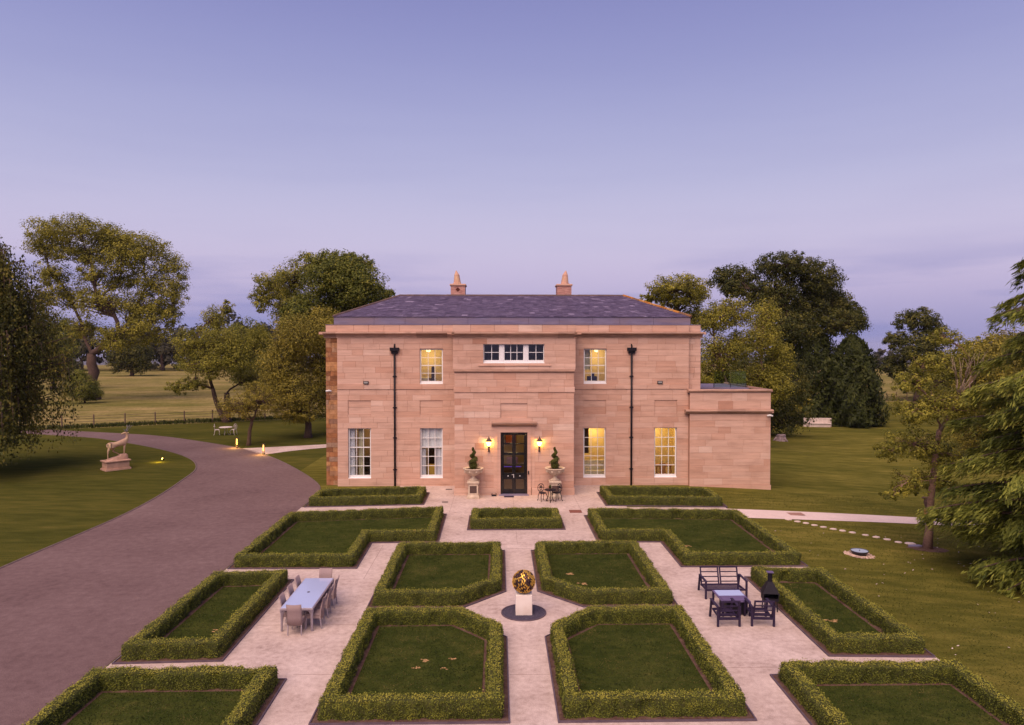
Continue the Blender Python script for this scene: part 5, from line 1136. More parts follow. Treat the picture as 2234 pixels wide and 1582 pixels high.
# ---- park fence
fc = empty('park_fence', (0, 0, 0)); tag(fc, 'thin iron park fence between lawn and meadow', 'fence')
fx = list(np.linspace(-62, -12, 20)); fp = [(x, fence_y(x) + .35) for x in fx]
pm_ = MB(); pm_.box(-.05, .05, -.05, .05, -.3, 1.45); pme = pm_.mesh('post', 'fence_wood')
for x, y in fp: link('post', pme, fc, (x, y, gz(x, y)))
for z in (.35, .7, 1.02, 1.28):
    r_ = MB(); r_.tube([(x, y - .05, gz(x, y) + z) for x, y in fp], .016, 4, False); r_.build('rail', 'fence_iron', fc)
def grass_strip(name, label, pts, n, h, w, mat='long_grass'):
    P = []; 
    for k in range(n):
        t = random.random() * (len(pts) - 1); i = int(t); f = t - i; x = pts[i][0] * (1 - f) + pts[i + 1][0] * f; y = pts[i][1] * (1 - f) + pts[i + 1][1] * f + random.uniform(-w, w); P.append((x, y, gz(x, y)))
    P = np.array(P); hh = rng.uniform(.5, 1.1, n) * h; P[:, 2] += hh * .45
    Nn = np.stack([rng.normal(size=n), rng.normal(size=n), rng.normal(size=n) * .2], 1); T = np.stack([rng.normal(size=n) * .25, rng.normal(size=n) * .25, np.ones(n)], 1)
    V, F, TT = leaves(P, Nn, hh * 1.15, rng.normal(.35, .25, n), .22, T); o = link(name, npmesh(name, V, F, mat, TT)); o['kind'] = 'stuff'; tag(o, label, 'grass'); return o
grass_strip('grass', 'uncut dark grass along the foot of the park fence', [(x, y + .4) for x, y in fp], 6500, .5, .7)
# far field fence on the lawn side
ff = empty('field_fence', (0, 0, 0)); tag(ff, 'weathered wooden field fence beyond the conifers', 'fence'); fpts = [(50, 118), (56, 122), (62, 126), (68, 129), (74, 131), (80, 132)]
for x, y in [(50 + k * 2.2, np.interp(50 + k * 2.2, [p[0] for p in fpts], [p[1] for p in fpts])) for k in range(14)]: link('post', pme, ff, (x, y, gz(x, y)))
for z in (.4, .75, 1.1): r_ = MB(); [r_.bar((a[0], a[1], gz(*a) + z), (b[0], b[1], gz(*b) + z), .10, .04) for a, b in zip(fpts, fpts[1:])]; r_.build('rail', 'fence_wood', ff)
# ---- odds and ends on the back lawn
bx, by = 39.7, 87.4
e = empty('concrete_bench', (bx, by, gz(bx, by)), R(-8)); tag(e, 'long pale concrete bench in front of the conifers', 'bench')
m = MB(); m.bbox(-1.65, 1.65, .15, .45, -.05, 1.08, .03); m.build('backrest', 'concrete_block', e); m = MB(); m.bbox(-1.2, 1.5, -.35, .148, .38, .50, .03); m.build('seat', 'concrete_block', e); m = MB(); m.box(-1.1, 1.4, -.25, .147, -.05, .379); m.build('base', 'concrete_block', e)
sx_, sy_ = 29.14, 72.7
e = empty('tree_stump', (sx_, sy_, gz(sx_, sy_))); tag(e, 'split grey tree stump on the back lawn near the annex', 'stump'); m = MB(); n = 14; V = []
for (z, r) in ((-.05, .66), (.15, .52), (.45, .44), (.62, .47)): V += [((r * (1 + .18 * math.sin(3 * a + 1) + .10 * math.sin(7 * a))) * math.cos(a), r * .8 * (1 + .15 * math.sin(4 * a)) * math.sin(a), z + (.08 * math.sin(5 * a) if z > .5 else 0)) for a in [2 * math.pi * k / n for k in range(n)]]
m.add(V, [(i * n + k, i * n + (k + 1) % n, (i + 1) * n + (k + 1) % n, (i + 1) * n + k) for i in range(3) for k in range(n)] + [tuple(3 * n + k for k in range(n))]); m.build('trunk_base', 'stump_wood', e)
for a in (.3, 1.6, 2.9, 4.3, 5.4): m = MB(); c, s = math.cos(a), math.sin(a); m.tube([(.40 * c, .34 * s, .35), (.62 * c, .5 * s, .10), (.85 * c, .7 * s, -.04)], [.13, .10, .04], 6); m.build('root', 'stump_wood', e, True)
gx_, gy_ = 32.96, 84.4
e = empty('marker_post', (gx_, gy_, gz(gx_, gy_))); tag(e, 'thin black and yellow marker post at the lawn edge behind the annex', 'post'); m = MB(); m.box(-.06, .06, -.06, .06, -.1, .55); m.build('lower_post', 'yellow_wood', e); m = MB(); m.bbox(-.14, .14, -.09, .09, .552, 1.1, .02); m.build('post_head', 'black_paint', e)
px_, py_ = 47.9, 92.2
e = empty('white_post', (px_, py_, gz(px_, py_))); tag(e, 'short white post beside the tall cypress', 'post'); m = MB(); m.bbox(-.2, .2, -.16, .16, -.1, .9, .03); m.build('post_body', 'cctv_white', e); m = MB(); m.bbox(-.23, .23, -.19, .19, .902, .97, .02); m.build('post_cap', 'concrete_block', e)
cx_, cy_ = 22.75, 37.2
e = empty('bird_carving', (cx_, cy_, gz(cx_, cy_))); tag(e, 'carved bird on an orange wooden post behind the young tree', 'carving')
m = MB(); m.tube([(0, 0, -.1), (.02, 0, .35), (.0, 0, .75)], [.14, .11, .13], 8); m.build('wooden_post', 'orange_wood', e)
skin('bird_body', [(.02, 0, .98), (.02, 0, 1.15), (-.02, 0, 1.30), (-.10, 0, 1.36), (-.28, 0, 1.34), (.12, 0, .80)], [(0, 1), (1, 2), (2, 3), (3, 4), (0, 5)], [.17, .16, .11, .09, .02, .06], 'brown_wood', e)
# ================================================================ TREES
def bez(a, b, c, n):
    return [(a * (1 - t) ** 2 + b * 2 * t * (1 - t) + c * t * t) for t in np.linspace(0, 1, n)]
def tree(name, label, loc, lobes, trunk_h, trunk_r, leaf, nl, ls, bark='bark', depth=.7, seed=1, clump=.42, cl_n=34, lean=(0, 0), twig=.3, group=None, cat='tree', shell=.35, flat=.75, up=.5, aspect=.62, stems=1, grow=1.15, limb=1.0):
    """trunk and limbs that fork from lobe to lobe of the crown (pipe-model radii), leaves in clumps through each lobe"""
    nl = int(nl * 1.45); ls *= .84; clump = min(clump, .5); rs = np.random.default_rng(seed); x0, y0 = loc; z0 = gz(x0, y0); e = empty(name, (x0, y0, z0)); tag(e, label, cat, group); tr = MB(); V3 = lambda *a: np.array(a, float)
    top = V3(lean[0], lean[1], trunk_h); pts = bez(V3(0, 0, -.15), V3(lean[0] * .2, 0, trunk_h * .5), top, 6); pts = [p + rs.normal(size=3) * trunk_r * .12 * (0 < i < 5) for i, p in enumerate(pts)]
    tr.tube(pts, [trunk_r * f for f in (1.5, 1.05, .95, .88, .8, .7)], 9); hw = max(abs(l[0]) + l[2] for l in lobes); roots = [pts[3], pts[4], pts[5]]
    if stems > 1:
        p2 = bez(V3(-.1, 0, -.1), V3(-1.4, .3, trunk_h * .55), V3(-1.7, .2, trunk_h * 1.15), 6); tr.tube(p2, [trunk_r * f for f in (1.1, .8, .72, .66, .6, .5)], 8); roots += [p2[4], p2[5]]
    C = []
    for (dx, dz, rx, rz) in lobes: C.append(V3(dx, rs.uniform(-1, 1) * depth * math.sqrt(max(.05, 1 - min(1, (abs(dx) / (hw + .01)) ** 2))) * hw * .6, dz))
    order = sorted(range(len(C)), key=lambda k: np.linalg.norm(C[k] - top)); nodes = [(p, 0.0, None) for p in roots]; par = {}; nid = {}
    for k in order:
        best = min(range(len(nodes)), key=lambda q: np.linalg.norm(nodes[q][0] - C[k]) + .45 * nodes[q][1] + (3 if nodes[q][0][2] > C[k][2] + 2.5 else 0)); par[k] = best; nid[k] = len(nodes); nodes.append((C[k], nodes[best][1] + np.linalg.norm(nodes[best][0] - C[k]), k))
    cnt = {k: 1 for k in order}
    for k in reversed(order):
        o = nodes[par[k]][2]
        if o is not None: cnt[o] += cnt[k]
    tot = max(2, len(C)); PS, NS, TS = [], [], []; wts = np.array([max(.2, l[2] * l[3]) for l in lobes]) ** .8; wts /= wts.sum()
    for k in order:
        rx, rz = lobes[k][2] * grow, lobes[k][3] * grow; c = C[k]; st = nodes[par[k]][0]; Ld = np.linalg.norm(c - st); r0 = trunk_r * .62 * limb * math.sqrt(cnt[k] / tot) + .012; r1 = trunk_r * .62 * limb * math.sqrt(max(.35, cnt[k] - 1) / tot) * .8 + .008
        mid = st * .5 + c * .5 + V3(0, 0, .10 * Ld) + rs.normal(size=3) * .10 * Ld; br = bez(st, mid, c, 7); tr.tube([p + rs.normal(size=3) * .022 * Ld * (0 < i < 6) for i, p in enumerate(br)], list(np.linspace(r0, r1, 7)), 6)
        nL = int(nl * wts[k]); ncl = max(4, int(nL / cl_n)); d = rs.normal(size=(ncl, 3)); d /= np.linalg.norm(d, axis=1, keepdims=True); rr = rs.uniform(shell ** 2, 1.0, (ncl, 1)) ** .5; cc = c + d * rr * np.array([rx, rx * .95, rz])
        for q in range(ncl):
            if rs.random() < twig: b0 = br[int(rs.integers(3, 7))]; tr.tube([b0, b0 * .45 + cc[q] * .55 + V3(0, 0, .05 * Ld * rs.random()), cc[q]], [r1 * .5 + .008, r1 * .3 + .006, .005], 4, False)
        idx = rs.integers(0, ncl, nL); cr = clump * .62 * min(rx, rz) * rs.uniform(.55, 1.35, ncl); ob = rs.normal(size=(nL, 3)); ob /= np.linalg.norm(ob, axis=1, keepdims=True); off = ob * (rs.random((nL, 1)) ** .36) * np.array([1, 1, flat]) * cr[idx][:, None] * 1.25; ct = rs.normal(.46, .17, ncl)
        PS.append(cc[idx] + off); NS.append(off / (np.linalg.norm(off, axis=1, keepdims=True) + 1e-6) * 1.0 + d[idx] * .55 + rs.normal(size=(nL, 3)) * .32 + np.array([0, 0, up])); TS.append(ct[idx] + rs.normal(size=nL) * .14)
    P, N, T = np.concatenate(PS), np.concatenate(NS), np.concatenate(TS); keep = P[:, 2] > .15; P, N, T = P[keep], N[keep], T[keep]
    V, F, TT = leaves(P, N, rs.uniform(.7, 1.3, len(P)) * ls, T, aspect); tr.build('trunk', bark, e, True); link('crown', npmesh('crown', V, F, leaf, TT), e); return e
LB = dict(
 rback3=[(0, 8.5, 4.0, 3.0), (-4, 6.5, 3.2, 2.8), (4.5, 7.5, 3.4, 3.0), (0, 3.5, 5, 3)],
 big_open=[(-7.7, 25.6, 2.9, 2.2), (-5.7, 27.7, 3.5, 2.0), (-0.6, 27.9, 3.7, 1.9), (2.1, 25.4, 3.5, 2.5), (6.4, 23.7, 3.7, 2.8), (9.7, 25.2, 3.1, 2.2), (12.3, 21.8, 2.8, 2.3), (13.6, 18.0, 1.9, 2.5), (-6.5, 20.9, 2.8, 1.9), (-4.8, 17.6, 2.8, 2.0), (2.8, 16.4, 3.3, 2.3), (7.2, 15.2, 3.5, 2.6), (9.5, 11.9, 3.3, 2.6), (5.3, 10.3, 3.5, 2.2), (13.1, 14.2, 1.5, 1.4), (-2.6, 11.9, 2.8, 1.7), (1.3, 20.6, 2.2, 1.5), (-8.6, 16.8, 1.7, 1.7), (0.2, 23.6, 2.6, 1.6), (4.2, 20.2, 2.8, 1.8), (9.2, 19.2, 2.8, 2.2), (-2.6, 24.6, 2.6, 1.6), (10.8, 15.5, 2.4, 1.8), (1.6, 27.4, 3.2, 1.9), (4.6, 26.6, 2.8, 1.8)],
 bush=[(-0.2, 2.2, 2.2, 1.9), (-1.1, 3.9, 1.3, 1.3), (0.8, 1.5, 1.5, 1.5)], yew=[(0, 6.7, 5.0, 5.0), (-2.8, 5.4, 3.1, 3.9), (2.7, 4.7, 3.1, 3.6)], greenL=[(-0.9, 11.2, 4.8, 4.8), (1.9, 8.3, 3.9, 4.4), (-3.7, 14.0, 3.9, 3.9), (1, 4.5, 4, 3)],
 multi=[(-1.7, 11.7, 1.3, 1.6), (-1.0, 13.3, 0.7, 0.9), (-2.8, 9.2, 2.5, 1.6), (0.6, 9.1, 2.7, 2.2), (-4.0, 7.3, 1.7, 1.3), (-0.8, 6.8, 3.1, 1.5), (2.4, 7.9, 2.0, 2.3), (-5.4, 4.0, 1.8, 0.7), (-3.7, 4.5, 1.6, 0.7), (2.2, 5.2, 2.3, 1.2), (3.4, 9.6, 1.4, 1.4)],
 roundfar=[(-0.9, 10.7, 3.7, 3.3), (1.9, 8.3, 2.5, 3.9), (-3.3, 8.3, 2.9, 2.9), (0, 4.5, 4, 3.5)], small=[(-0.1, 3.7, 1.9, 1.1), (-1.7, 3.3, 1.5, 0.8), (1.4, 4.1, 1.5, 1.1), (0.7, 5.0, 1.2, 0.7)],
 bronze=[(-0.4, 9.9, 2.3, 1.9), (1.3, 11.4, 1.5, 1.3), (-2.2, 7.3, 1.9, 2.0), (0.9, 7.3, 2.0, 2.5), (-1.3, 4.6, 2.6, 1.9), (1.3, 4.2, 1.8, 1.9), (-3.1, 5.0, 1.5, 1.5), (-0.7, 2.6, 2.2, 0.9), (2.2, 9.5, 1.3, 1.8)],
 loose=[(-3.5, 16.2, 2.1, 1.6), (-4.7, 14.2, 1.2, 1.3), (-2.1, 12.9, 2.0, 2.3), (-0.2, 16.7, 2.3, 1.9), (2.5, 18.8, 2.5, 1.3), (-0.8, 14.0, 2.0, 1.6)], dense=[(-0.7, 16.2, 3.0, 2.1), (1.9, 14.8, 2.5, 2.2), (-2.4, 12.9, 2.7, 2.2), (3.7, 14.1, 1.2, 1.1), (0.8, 17.6, 2.1, 1.1), (0.5, 12.4, 2.9, 2.4), (-4.5, 11.9, 1.4, 1.9), (-1.5, 9.5, 3, 2)],
 rt1=[(-0.2, 16.9, 3.3, 1.4), (-3.4, 15.5, 1.3, 0.6), (2.5, 16.1, 1.9, 1.3), (0.1, 15.0, 2.6, 0.8), (-1.7, 16.1, 1.7, 1.0), (3, 13, 2, 1.5)],
 oak=[(-6.7, 19.2, 3.1, 1.8), (-1.6, 20.7, 3.6, 1.6), (2.8, 19.2, 3.4, 2.2), (6.2, 17.1, 2.1, 1.6), (8.5, 14.1, 1.6, 1.7), (-2.9, 16.8, 3.4, 2.2), (1.8, 15.1, 3.7, 2.6), (5.4, 13.0, 2.7, 1.7), (-8.3, 17.7, 1.3, 1.1), (7.1, 15.6, 2.5, 1.6), (-1.6, 12.5, 3.7, 2.2)],
 y1=[(-1.1, 11.6, 1.5, 1.4), (0.9, 12.4, 1.5, 1.3), (-0.9, 8.6, 1.8, 1.8), (0.6, 6.1, 1.8, 1.4), (-1.7, 6.2, 1.2, 1.4), (1.3, 9.4, 1.2, 1.4)], y2=[(0.1, 12.4, 1.6, 1.5), (-0.9, 10.1, 1.9, 1.8), (1.2, 8.4, 1.4, 1.6), (-0.9, 6.6, 2.0, 1.4), (0.6, 5.9, 1.5, 1.5)],
 under=[(-3.1, 5.0, 2.4, 1.8), (0.0, 4.5, 2.7, 1.9), (2.9, 5.0, 2.2, 2.7), (4.9, 5.9, 1.7, 2.4), (-1.0, 7.4, 2.4, 1.9), (0, 2, 4, 2), (4, 2, 3, 2)], oakR=[(-0.1, 14.7, 3.7, 2.2), (-3.9, 11.1, 2.0, 1.5), (-1.3, 9.2, 3.7, 3.0), (3.1, 11.7, 2.2, 2.7), (-4.2, 6.2, 2.0, 2.0), (1.3, 6.2, 3.4, 2.5)],
 young=[(1.1, 9.6, 0.75, 0.4), (-0.2, 8.5, 0.9, 0.5), (-1.0, 7.6, 0.8, 0.5), (2.1, 8.5, 0.7, 0.6), (-0.0, 6.6, 1.6, 0.7), (-1.3, 6.2, 0.7, 0.5), (1.4, 6.6, 1.0, 0.7), (-0.8, 4.8, 1.2, 0.6), (-1.7, 4.3, 0.5, 0.4), (0.8, 4.4, 1.2, 0.7), (-0.8, 3.1, 1.0, 0.5), (-1.9, 2.7, 0.5, 0.3), (0.9, 2.9, 0.7, 0.4)],
 rback=[(0.0, 8.8, 2.1, 1.8), (2.5, 9.6, 1.9, 1.7), (-1.6, 8.2, 1.5, 1.4), (0.9, 5.1, 2.3, 2.2), (4.0, 8.2, 1.9, 2.3), (-1.9, 5.5, 1.5, 1.5), (0.5, 2.2, 2.6, 1.8)], rback2=[(0.0, 9.7, 2.2, 1.4), (2.2, 10.3, 2.0, 1.2), (6.8, 10.0, 2.2, 1.6), (-1.1, 7.5, 2.2, 2.0), (3.5, 7, 3, 2.2), (1, 4, 4, 2.5)])
tree('parkland_tree', 'great spreading open-crowned tree in the meadow behind the weeping tree', (-68, 120), LB['big_open'], 7.5, .95, 'leaf_yellow', 62000, .33, seed=3, clump=.5, twig=.3, shell=.15, depth=.28, up=.6, grow=1.25)
tree('meadow_bush', 'round dark bush at the foot of the great spreading tree', (-65.2, 113), LB['bush'], 1.2, .12, 'leaf_green', 8000, .22, cat='bush', seed=4)
tree('parkland_tree', 'low dark round tree in the meadow right of the great spreading tree trunk', (-110, 215), LB['yew'], 2.5, .5, 'leaf_dark', 9000, .55, seed=5)
tree('parkland_tree', 'deep green tree just behind the weeping tree', (-93, 150), LB['greenL'], 3, .5, 'leaf_green', 14000, .42, seed=6)
tree('multi_stem_tree', 'two stemmed tree at the park fence with thin bare top', (-31.4, 82.6), LB['multi'], 3.4, .42, 'leaf_olive', 30000, .20, seed=7, stems=2, twig=.4, shell=.2, clump=.55)
tree('parkland_tree', 'rounded dark tree beyond the two stemmed tree', (-52, 150), LB['roundfar'], 3, .5, 'leaf_green', 12000, .42, seed=8)
tree('small_tree', 'small crooked tree with thin twiggy crown by the bollards', (-22.15, 63.1), LB['small'], 2.2, .17, 'leaf_bronze', 6500, .14, seed=9, lean=(.35, 0), twig=.9, shell=.25, clump=.55)
tree('bronze_tree', 'dense bronze green tree against the driveway end of the mansion', (-18.3, 68.4), LB['bronze'], 3.0, .32, 'leaf_bronze', 40000, .19, seed=10, clump=.5)
tree('tall_loose_tree', 'tall loose crowned tree behind the bronze tree, sky showing through', (-23.6, 85), LB['loose'], 10, .42, 'leaf_olive', 15000, .25, seed=11, twig=.5, shell=.2, clump=.6)
tree('dense_tree', 'tall dense rounded tree rising behind the roof, driveway side', (-16.3, 75), LB['dense'], 8.5, .5, 'leaf_green', 42000, .27, seed=12, clump=.45)
tree('flat_topped_tree', 'flat topped light tree behind the orange lichened roof hip', (22.7, 90), LB['rt1'], 11.5, .32, 'leaf_yellow', 15000, .25, seed=13, twig=.5, shell=.2, clump=.6)
tree('oak_tree', 'great dark oak towering behind the annex', (39.3, 95), LB['oak'], 9.5, .7, 'leaf_dark', 50000, .32, seed=14, clump=.42, shell=.3)
tree('pale_tree', 'loose yellow green tree close behind the annex roof', (20.1, 62), LB['y1'], 5.5, .2, 'leaf_yellow', 17000, .19, seed=15, bark='pale_bark', twig=.5, shell=.3, clump=.5, lean=(.3, 0), grow=1.05)
tree('pale_tree', 'loose yellow green tree between the oak trunk and the glass balustrade', (25.2, 66), LB['y2'], 5.5, .2, 'leaf_yellow', 17000, .19, seed=16, bark='pale_bark', twig=.5, shell=.3, clump=.5, grow=1.05)
tree('evergreen_thicket', 'dark evergreen thicket under the oak behind the annex', (27, 76), LB['under'], 2.5, .3, 'leaf_dark', 18000, .27, seed=17, cat='shrub')
tree('oak_tree', 'dark oak in the far field above the young tree', (77.7, 130), LB['oakR'], 4.5, .6, 'leaf_dark', 18000, .42, seed=18)
tree('bronze_tree', 'bronze green tree mass behind the cedar', (42, 60), LB['rback'], 3, .35, 'leaf_bronze', 22000, .22, seed=19)
tree('bronze_tree', 'farther olive trees screen between field oak and cedar', (56.7, 85), LB['rback2'], 4, .35, 'leaf_olive', 16000, .28, seed=20)
tree('field_tree', 'olive tree in the field edge right of the far oak', (96, 132), LB['rback3'], 4, .5, 'leaf_green', 11000, .4, seed=23)
tree('field_tree', 'low spreading olive tree at the field edge behind the young tree crown', (72, 108), [(a, b * .72, c, d * .8) for a, b, c, d in LB['rback3']], 3, .4, 'leaf_olive', 10000, .34, seed=24)
yt = tree('young_tree', 'young open tree with pale trunk and bare upper twigs on the lawn', (19.45, 31.7), LB['young'], 5.4, .155, 'leaf_olive', 16000, .12, seed=21, bark='pale_bark', lean=(.55, .1), twig=.35, shell=.1, clump=.7, depth=.7, flat=.8, limb=.7)
tw = MB()
for k in range(7):
    a = -1 + k / 3 + random.uniform(-.15, .15); q = (1.0 + a * .34, -.75 + random.uniform(-.2, .1), 7.6 + random.uniform(-.2, .3)); tw.tube([(1.0, -.5, 6.9), (1.0 + a * .12, -.6, 7.2), q], [.035, .028, .02], 5)
    for r_ in range(3): tw.tube([q, (q[0] + a * .2 + random.uniform(-.1, .1), q[1] - .1, q[2] + .5), (q[0] + a * .4 + random.uniform(-.3, .3), q[1] + random.uniform(-.3, .2), q[2] + random.uniform(.8, 1.3))], [.016, .011, .005], 4)
tw.tube([(.55, .1, 5.3), (.85, -.2, 6.2), (1.0, -.5, 6.95)], [.10, .065, .05], 6); tw.build('bare_twigs', 'bare_twig', yt, True)
m = MB(); n = 18; m.add([(19.45 + .9 * math.cos(2 * math.pi * k / n) * (1 + .1 * math.sin(k * 3)), 31.7 + .6 * math.sin(2 * math.pi * k / n), gz(19.45 + .9 * math.cos(2 * math.pi * k / n), 31.7) + .008) for k in range(n)] + [(19.45, 31.7, gz(19.45, 31.7) + .05)], [(k, (k + 1) % n, n) for k in range(n)]); struct(m.build('soil_ring', 'soil'))
# ---- weeping tree
def weeping(loc, H, Rr):
    rs = np.random.default_rng(31); e = empty('weeping_tree', (*loc, gz(*loc))); tag(e, 'dark weeping tree with hanging branches at the driveway bend', 'tree'); tr = MB(); tr.tube([(0, 0, -.1), (.1, 0, 3), (-.1, .1, 7), (.1, 0, 12), (0, 0, H - 1)], [.42, .33, .26, .15, .04], 9); PS, TS, NS = [], [], []
    for k in range(2600):
        h = rs.uniform(.16, 1) ** .8 * H; a = rs.uniform(0, 6.283); prof = math.sin(min(1, (H - h) / (H * .55)) * math.pi / 2) * (1 if h > 3 else .95); r = Rr * prof * rs.uniform(.3, 1.0) ** .6 * rs.uniform(.92, 1.06) * (1 + .55 * mnoise.noise((1.6 * math.cos(a), 1.6 * math.sin(a), h * .28))); A = np.array([r * math.cos(a), r * math.sin(a), h]); L = min(h - .7 - rs.random() * .8, rs.uniform(1.4, 4.2))
        if L < .5: continue
        if rs.random() < .30: s = np.array([0, 0, max(1.5, h - r * .55)]); tr.tube([s, s * .4 + A * .6 + np.array([0, 0, .5]), A, A + np.array([.1 * math.cos(a), .1 * math.sin(a), -L * .5])], [.07, .045, .025, .008], 4, False)
        n = int(L * 14); t = rs.random(n); drift = rs.normal(size=2) * .22; P = A + np.stack([drift[0] * t + rs.normal(size=n) * .17, drift[1] * t + rs.normal(size=n) * .17, -t * L + rs.normal(size=n) * .05], 1); PS.append(P); TS.append(np.full(n, .42 + .5 * mnoise.noise((A[0] * .5, A[1] * .5, A[2] * .5)) + rs.normal() * .14) + rs.normal(size=n) * .14); NS.append(np.stack([np.full(n, math.cos(a)), np.full(n, math.sin(a)), np.full(n, .35)], 1) + rs.normal(size=(n, 3)) * .7)
    P, T, N = np.concatenate(PS), np.concatenate(TS), np.concatenate(NS); n = len(P); V, F, TT = leaves(P, N, rs.uniform(.15, .28, n), T, .55, np.stack([rs.normal(size=n) * .4, rs.normal(size=n) * .4, -np.ones(n)], 1)); tr.build('trunk', 'bark', e, True); link('crown', npmesh('crown', V, F, 'leaf_weep', TT), e)
weeping((-36.0, 49), 18.6, 5.3)
# ---- conifers
def cypress(name, label, loc, H, Rr, n, leaf, seed, trunk=.4, base=.0, ls=.6):
    rs = np.random.default_rng(seed); e = empty(name, (*loc, gz(*loc))); tag(e, label, 'conifer', 'conifers behind the bench'); tr = MB(); tr.tube([(0, 0, -.1), (0, 0, H * .5), (0, 0, H * .93)], [trunk, trunk * .6, .04], 8); tr.build('trunk', 'bark', e, True)
    t = rs.random(n) ** 1.15; a = rs.uniform(0, 6.283, n); lob = 1 + .16 * np.sin(a * 5 + t * 9 + seed) + .12 * np.sin(a * 11 - t * 23); prof = np.maximum(0.02, 1 - t ** 2.3) ** .62 * np.clip((t + .16) * 4.5, .6, 1); r = Rr * prof * lob * rs.uniform(.72, 1.06, n); z = base + t * (H - base); P = np.stack([r * np.cos(a), r * np.sin(a), z], 1); out = np.stack([np.cos(a), np.sin(a), np.zeros(n)], 1)
    T = out * .75 + np.array([0, 0, .85]) + rs.normal(size=(n, 3)) * .3; N = out * .8 + np.array([0, 0, .35]) + rs.normal(size=(n, 3)) * .4; cl = np.array([mnoise.noise((p[0] * .9, p[1] * .9, p[2] * .9 + seed)) for p in P]); V, F, TT = leaves(P, N, rs.uniform(.6, 1.3, n) * ls, .42 + .35 * cl + rs.normal(size=n) * .13, .34, T); link('crown', npmesh('crown', V, F, leaf, TT), e)
cypress('cypress', 'tall broad dark cypress at the open end of the bench', (44.6, 88.8), 11.4, 3.5, 15000, 'leaf_cypress', 41, base=.1); cypress('cypress', 'wide dark cypress right behind the bench', (41.0, 93.5), 13.2, 5.0, 17000, 'leaf_cypress', 42, base=.3); cypress('cypress', 'dark cypress between the oak and the small yellowish conifer', (38.2, 96), 10.5, 3.0, 7000, 'leaf_cypress', 44, base=.3); cypress('small_conifer', 'small yellowish conifer with bare lower trunk beside the bench', (38.8, 90.5), 6.6, 1.45, 4500, 'leaf_bronze', 43, .2, 1.5, .4)
# ---- cedar
def cedar(loc, H):
    rs = np.random.default_rng(51); e = empty('cedar_tree', (*loc, gz(*loc))); tag(e, 'near cedar with layered drooping branches at the picture edge', 'tree'); tr = MB(); tr.tube([(0, 0, -.2), (.05, 0, H * .3), (-.05, .05, H * .65), (0, 0, H)], [.42, .34, .2, .04], 10); PS, NS, TS_, TT = [], [], [], []; z = .9; ti = 0
    while z < H - .4:
        f = z / H; L0 = 5.4 * (1 - f) ** .68 * (.86 if z < 1.2 else 1) + .5; nb = 7 if f < .7 else 5; ph = rs.uniform(0, 6.28)
        for b in range(nb):
            a = ph + b * 6.283 / nb + rs.normal() * .22; L = L0 * rs.uniform(.72, 1.12); d = np.array([math.cos(a), math.sin(a), 0]); s = np.array([-d[1], d[0], 0]); zb = z + rs.normal() * .22; p0 = np.array([0, 0, zb]); p1 = p0 + d * L * .5 + np.array([0, 0, .30 + .15 * rs.random()]); p2 = p0 + d * L + np.array([0, 0, -.25 - .35 * rs.random()]); br = bez(p0, p1, p2, 8); tr.tube(br, list(np.linspace(.07 + .01 * L, .012, 8)), 5, False); ct = rs.normal(.48, .1)
            for k in range(int(L * 16)):
                t = rs.uniform(.18, 1.0); q = p0 * (1 - t) ** 2 + p1 * 2 * t * (1 - t) + p2 * t * t; sd = rs.choice([-1, 1]); tl = L * (.10 + .24 * math.sin(math.pi * min(1, .25 + t * .75))) * rs.uniform(.5, 1.15); tip = q + d * tl * .55 + s * sd * tl * .85 + np.array([0, 0, -.10 - .16 * tl]); m = 26; u = rs.random(m); dr = rs.random(m) ** 1.3; base = q + (tip - q) * u[:, None]; P = base + np.stack([rs.normal(size=m) * .05, rs.normal(size=m) * .05, -dr * (.10 + .52 * u)], 1) + (d * .06 * u[:, None])
                PS.append(P); TS_.append(np.stack([d[0] * .55 + rs.normal(size=m) * .22, d[1] * .55 + rs.normal(size=m) * .22, -.45 - dr * 1.1], 1)); NS.append(d * .5 + np.array([0, 0, .9]) + rs.normal(size=(m, 3)) * .4); TT.append(ct + rs.normal(size=m) * .16 + .22 * (u - .5))
        z += .52 + .2 * rs.random() + .2 * f; ti += 1
    P, N, T, C = map(np.concatenate, (PS, NS, TS_, TT)); n = len(P); keep = P[:, 2] > .12; P, N, T, C = P[keep], N[keep], T[keep], C[keep]; n = len(P); V, F, TV = leaves(P, N, rs.uniform(.20, .38, n), C, .19, T); tr.build('trunk', 'bark', e, True); link('crown', npmesh('crown', V, F, 'leaf_cedar', TV), e); return n
cedar((22.9, 26.8), 18)
m = MB(); n = 24; m.add([(22.9 + 3.2 * math.cos(2 * math.pi * k / n) * (1 + .12 * math.sin(k * 2.3)), 26.8 + 2.6 * math.sin(2 * math.pi * k / n) * (1 + .1 * math.sin(k * 1.7)), gz(22.9 + 3.2 * math.cos(2 * math.pi * k / n), 26.8) + .01) for k in range(n)] + [(22.9, 26.8, gz(22.9, 26.8) + .03)], [(k, (k + 1) % n, n) for k in range(n)]); struct(m.build('bare_ground', 'soil'))
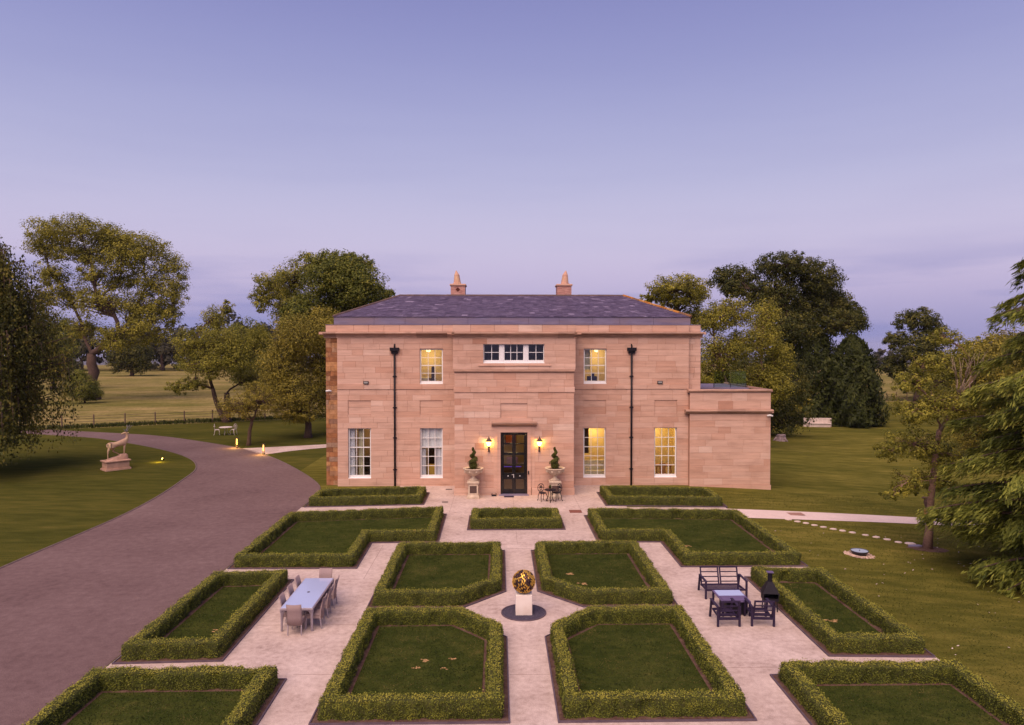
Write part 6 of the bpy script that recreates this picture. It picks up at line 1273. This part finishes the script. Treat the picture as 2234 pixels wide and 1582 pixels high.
# ---- far trees: each a tree of its own
FAR = []
rf = np.random.default_rng(77)
def far_tree(x, y, w, h, label, leaf='leaf_far', n=1500):
    lob = [(0, h * .62, w * .5, h * .36), (-w * .3, h * .5, w * .32, h * .28), (w * .3, h * .48, w * .33, h * .3), (0, h * .28, w * .45, h * .26)]; tree('distant_tree', label, (x, y), lob, h * .3, h * .03, leaf, n, max(.5, w * .085), seed=int(rf.integers(1e6)), twig=0, group='trees along the far edge of the meadow', depth=.4)
WHERE = ['at the outer end beyond the weeping tree', 'showing through the great tree crown', 'beside the great spreading tree trunk', 'just past the low dark round tree', 'in the gap left of the two stemmed tree', 'behind the two stemmed tree', 'behind the small crooked tree', 'behind the bronze tree']
for k, (x, y, w, h) in enumerate(((-215, 270, 26, 24), (-178, 285, 24, 20), (-160, 265, 20, 19), (-135, 275, 20, 17), (-123, 262, 20, 21), (-103, 270, 24, 21), (-88, 255, 20, 17), (-66, 250, 22, 20))): far_tree(x, y, w, h, 'distant dark tree across the meadow ' + WHERE[k])
for k, (x, y, w, h, t) in enumerate(((-152, 262, 18, 15, 'behind the great spreading tree trunk'), (-143, 285, 20, 17, 'next to the great trunk, farther back'), (-170, 270, 20, 18, 'over the round meadow bush'), (-113, 268, 16, 15, 'between the low dark tree and the two stemmed tree'), (-95, 285, 20, 18, 'glimpsed under the two stemmed tree'), (-78, 262, 18, 15, 'glimpsed beside the small crooked tree'), (212, 420, 20, 11, 'in the valley beyond the tall cypress'), (236, 430, 22, 12, 'in the valley beside the far oak'), (262, 430, 22, 13, 'in the valley half hidden by the far oak'), (150, 330, 14, 7, 'low in the hedgerow beyond the field'), (92, 152, 9, 5.5, 'low bushy one at the foot of the far oak'), (84, 140, 8, 4.5, 'bushy one beside the field fence'), (70, 142, 7, 4.0, 'shrubby one between conifers and far oak'))): far_tree(x, y, w, h, 'distant tree ' + t, 'leaf_far' if y > 160 else 'leaf_green', 1500)
# hedgerow lines dividing the far fields
for (y, x0, x1, h, lab) in ((360, 150, 420, 2.6, 'dark hedgerow across the near far field'), (640, 250, 700, 5, 'dark hedgerow across the valley field'), (1100, 350, 1200, 9, 'line of far woodland in the valley')):
    n = 1600; X = rng.uniform(x0, x1, n); Y = y + rng.normal(size=n) * h * .4; Z = np.array([gz(a, b) for a, b in zip(X, Y)]) + rng.random(n) * h * (1 + .4 * np.sin(X * .05)); V, F, T = leaves(np.stack([X, Y, Z], 1), unit(n) + [0, 0, .4], rng.uniform(.6, 1.2, n) * h * .55, rng.normal(.5, .25, n)); o = link('hedgerow', npmesh('hedgerow', V, F, 'leaf_far', T)); o['kind'] = 'stuff'; tag(o, lab, 'hedgerow')

# ---- evening haze over the valley
hz = MB(); hz.box(-9000, 9000, -120, 9000, -330, 45); m_ = bpy.data.materials.new('haze'); m_.use_nodes = True; N = m_.node_tree.nodes; N.remove(N['Principled BSDF']); pv = N.new('ShaderNodeVolumePrincipled'); pv.inputs['Color'].default_value = (.80, .80, .95, 1); pv.inputs['Density'].default_value = .00006; m_.node_tree.links.new(pv.outputs[0], N['Material Output'].inputs['Volume']); MATS['haze'] = m_
o = hz.build('haze', 'haze'); o['kind'] = 'stuff'; tag(o, 'thin blue evening haze over the valley', 'haze')

# ---- pale fallen leaves on the tree lawn
n = 90; X = np.concatenate([rng.uniform(13, 23, n), rng.normal(20, 2, 60)]); Y = np.concatenate([rng.uniform(17, 34, n), rng.normal(24, 2.5, 60)]); k = X > 12.6; X, Y = X[k], Y[k]; Z = np.array([gz(a, b) for a, b in zip(X, Y)]) + .04
V, F, T = leaves(np.stack([X, Y, Z], 1), unit(len(X)) * .4 + [0, 0, 1], rng.uniform(.05, .10, len(X)), rng.random(len(X))); o = link('fallen_leaves', npmesh('fallen_leaves', V, F, 'stepping', T)); o['kind'] = 'stuff'; tag(o, 'pale fallen leaves scattered over the tree lawn', 'leaves')
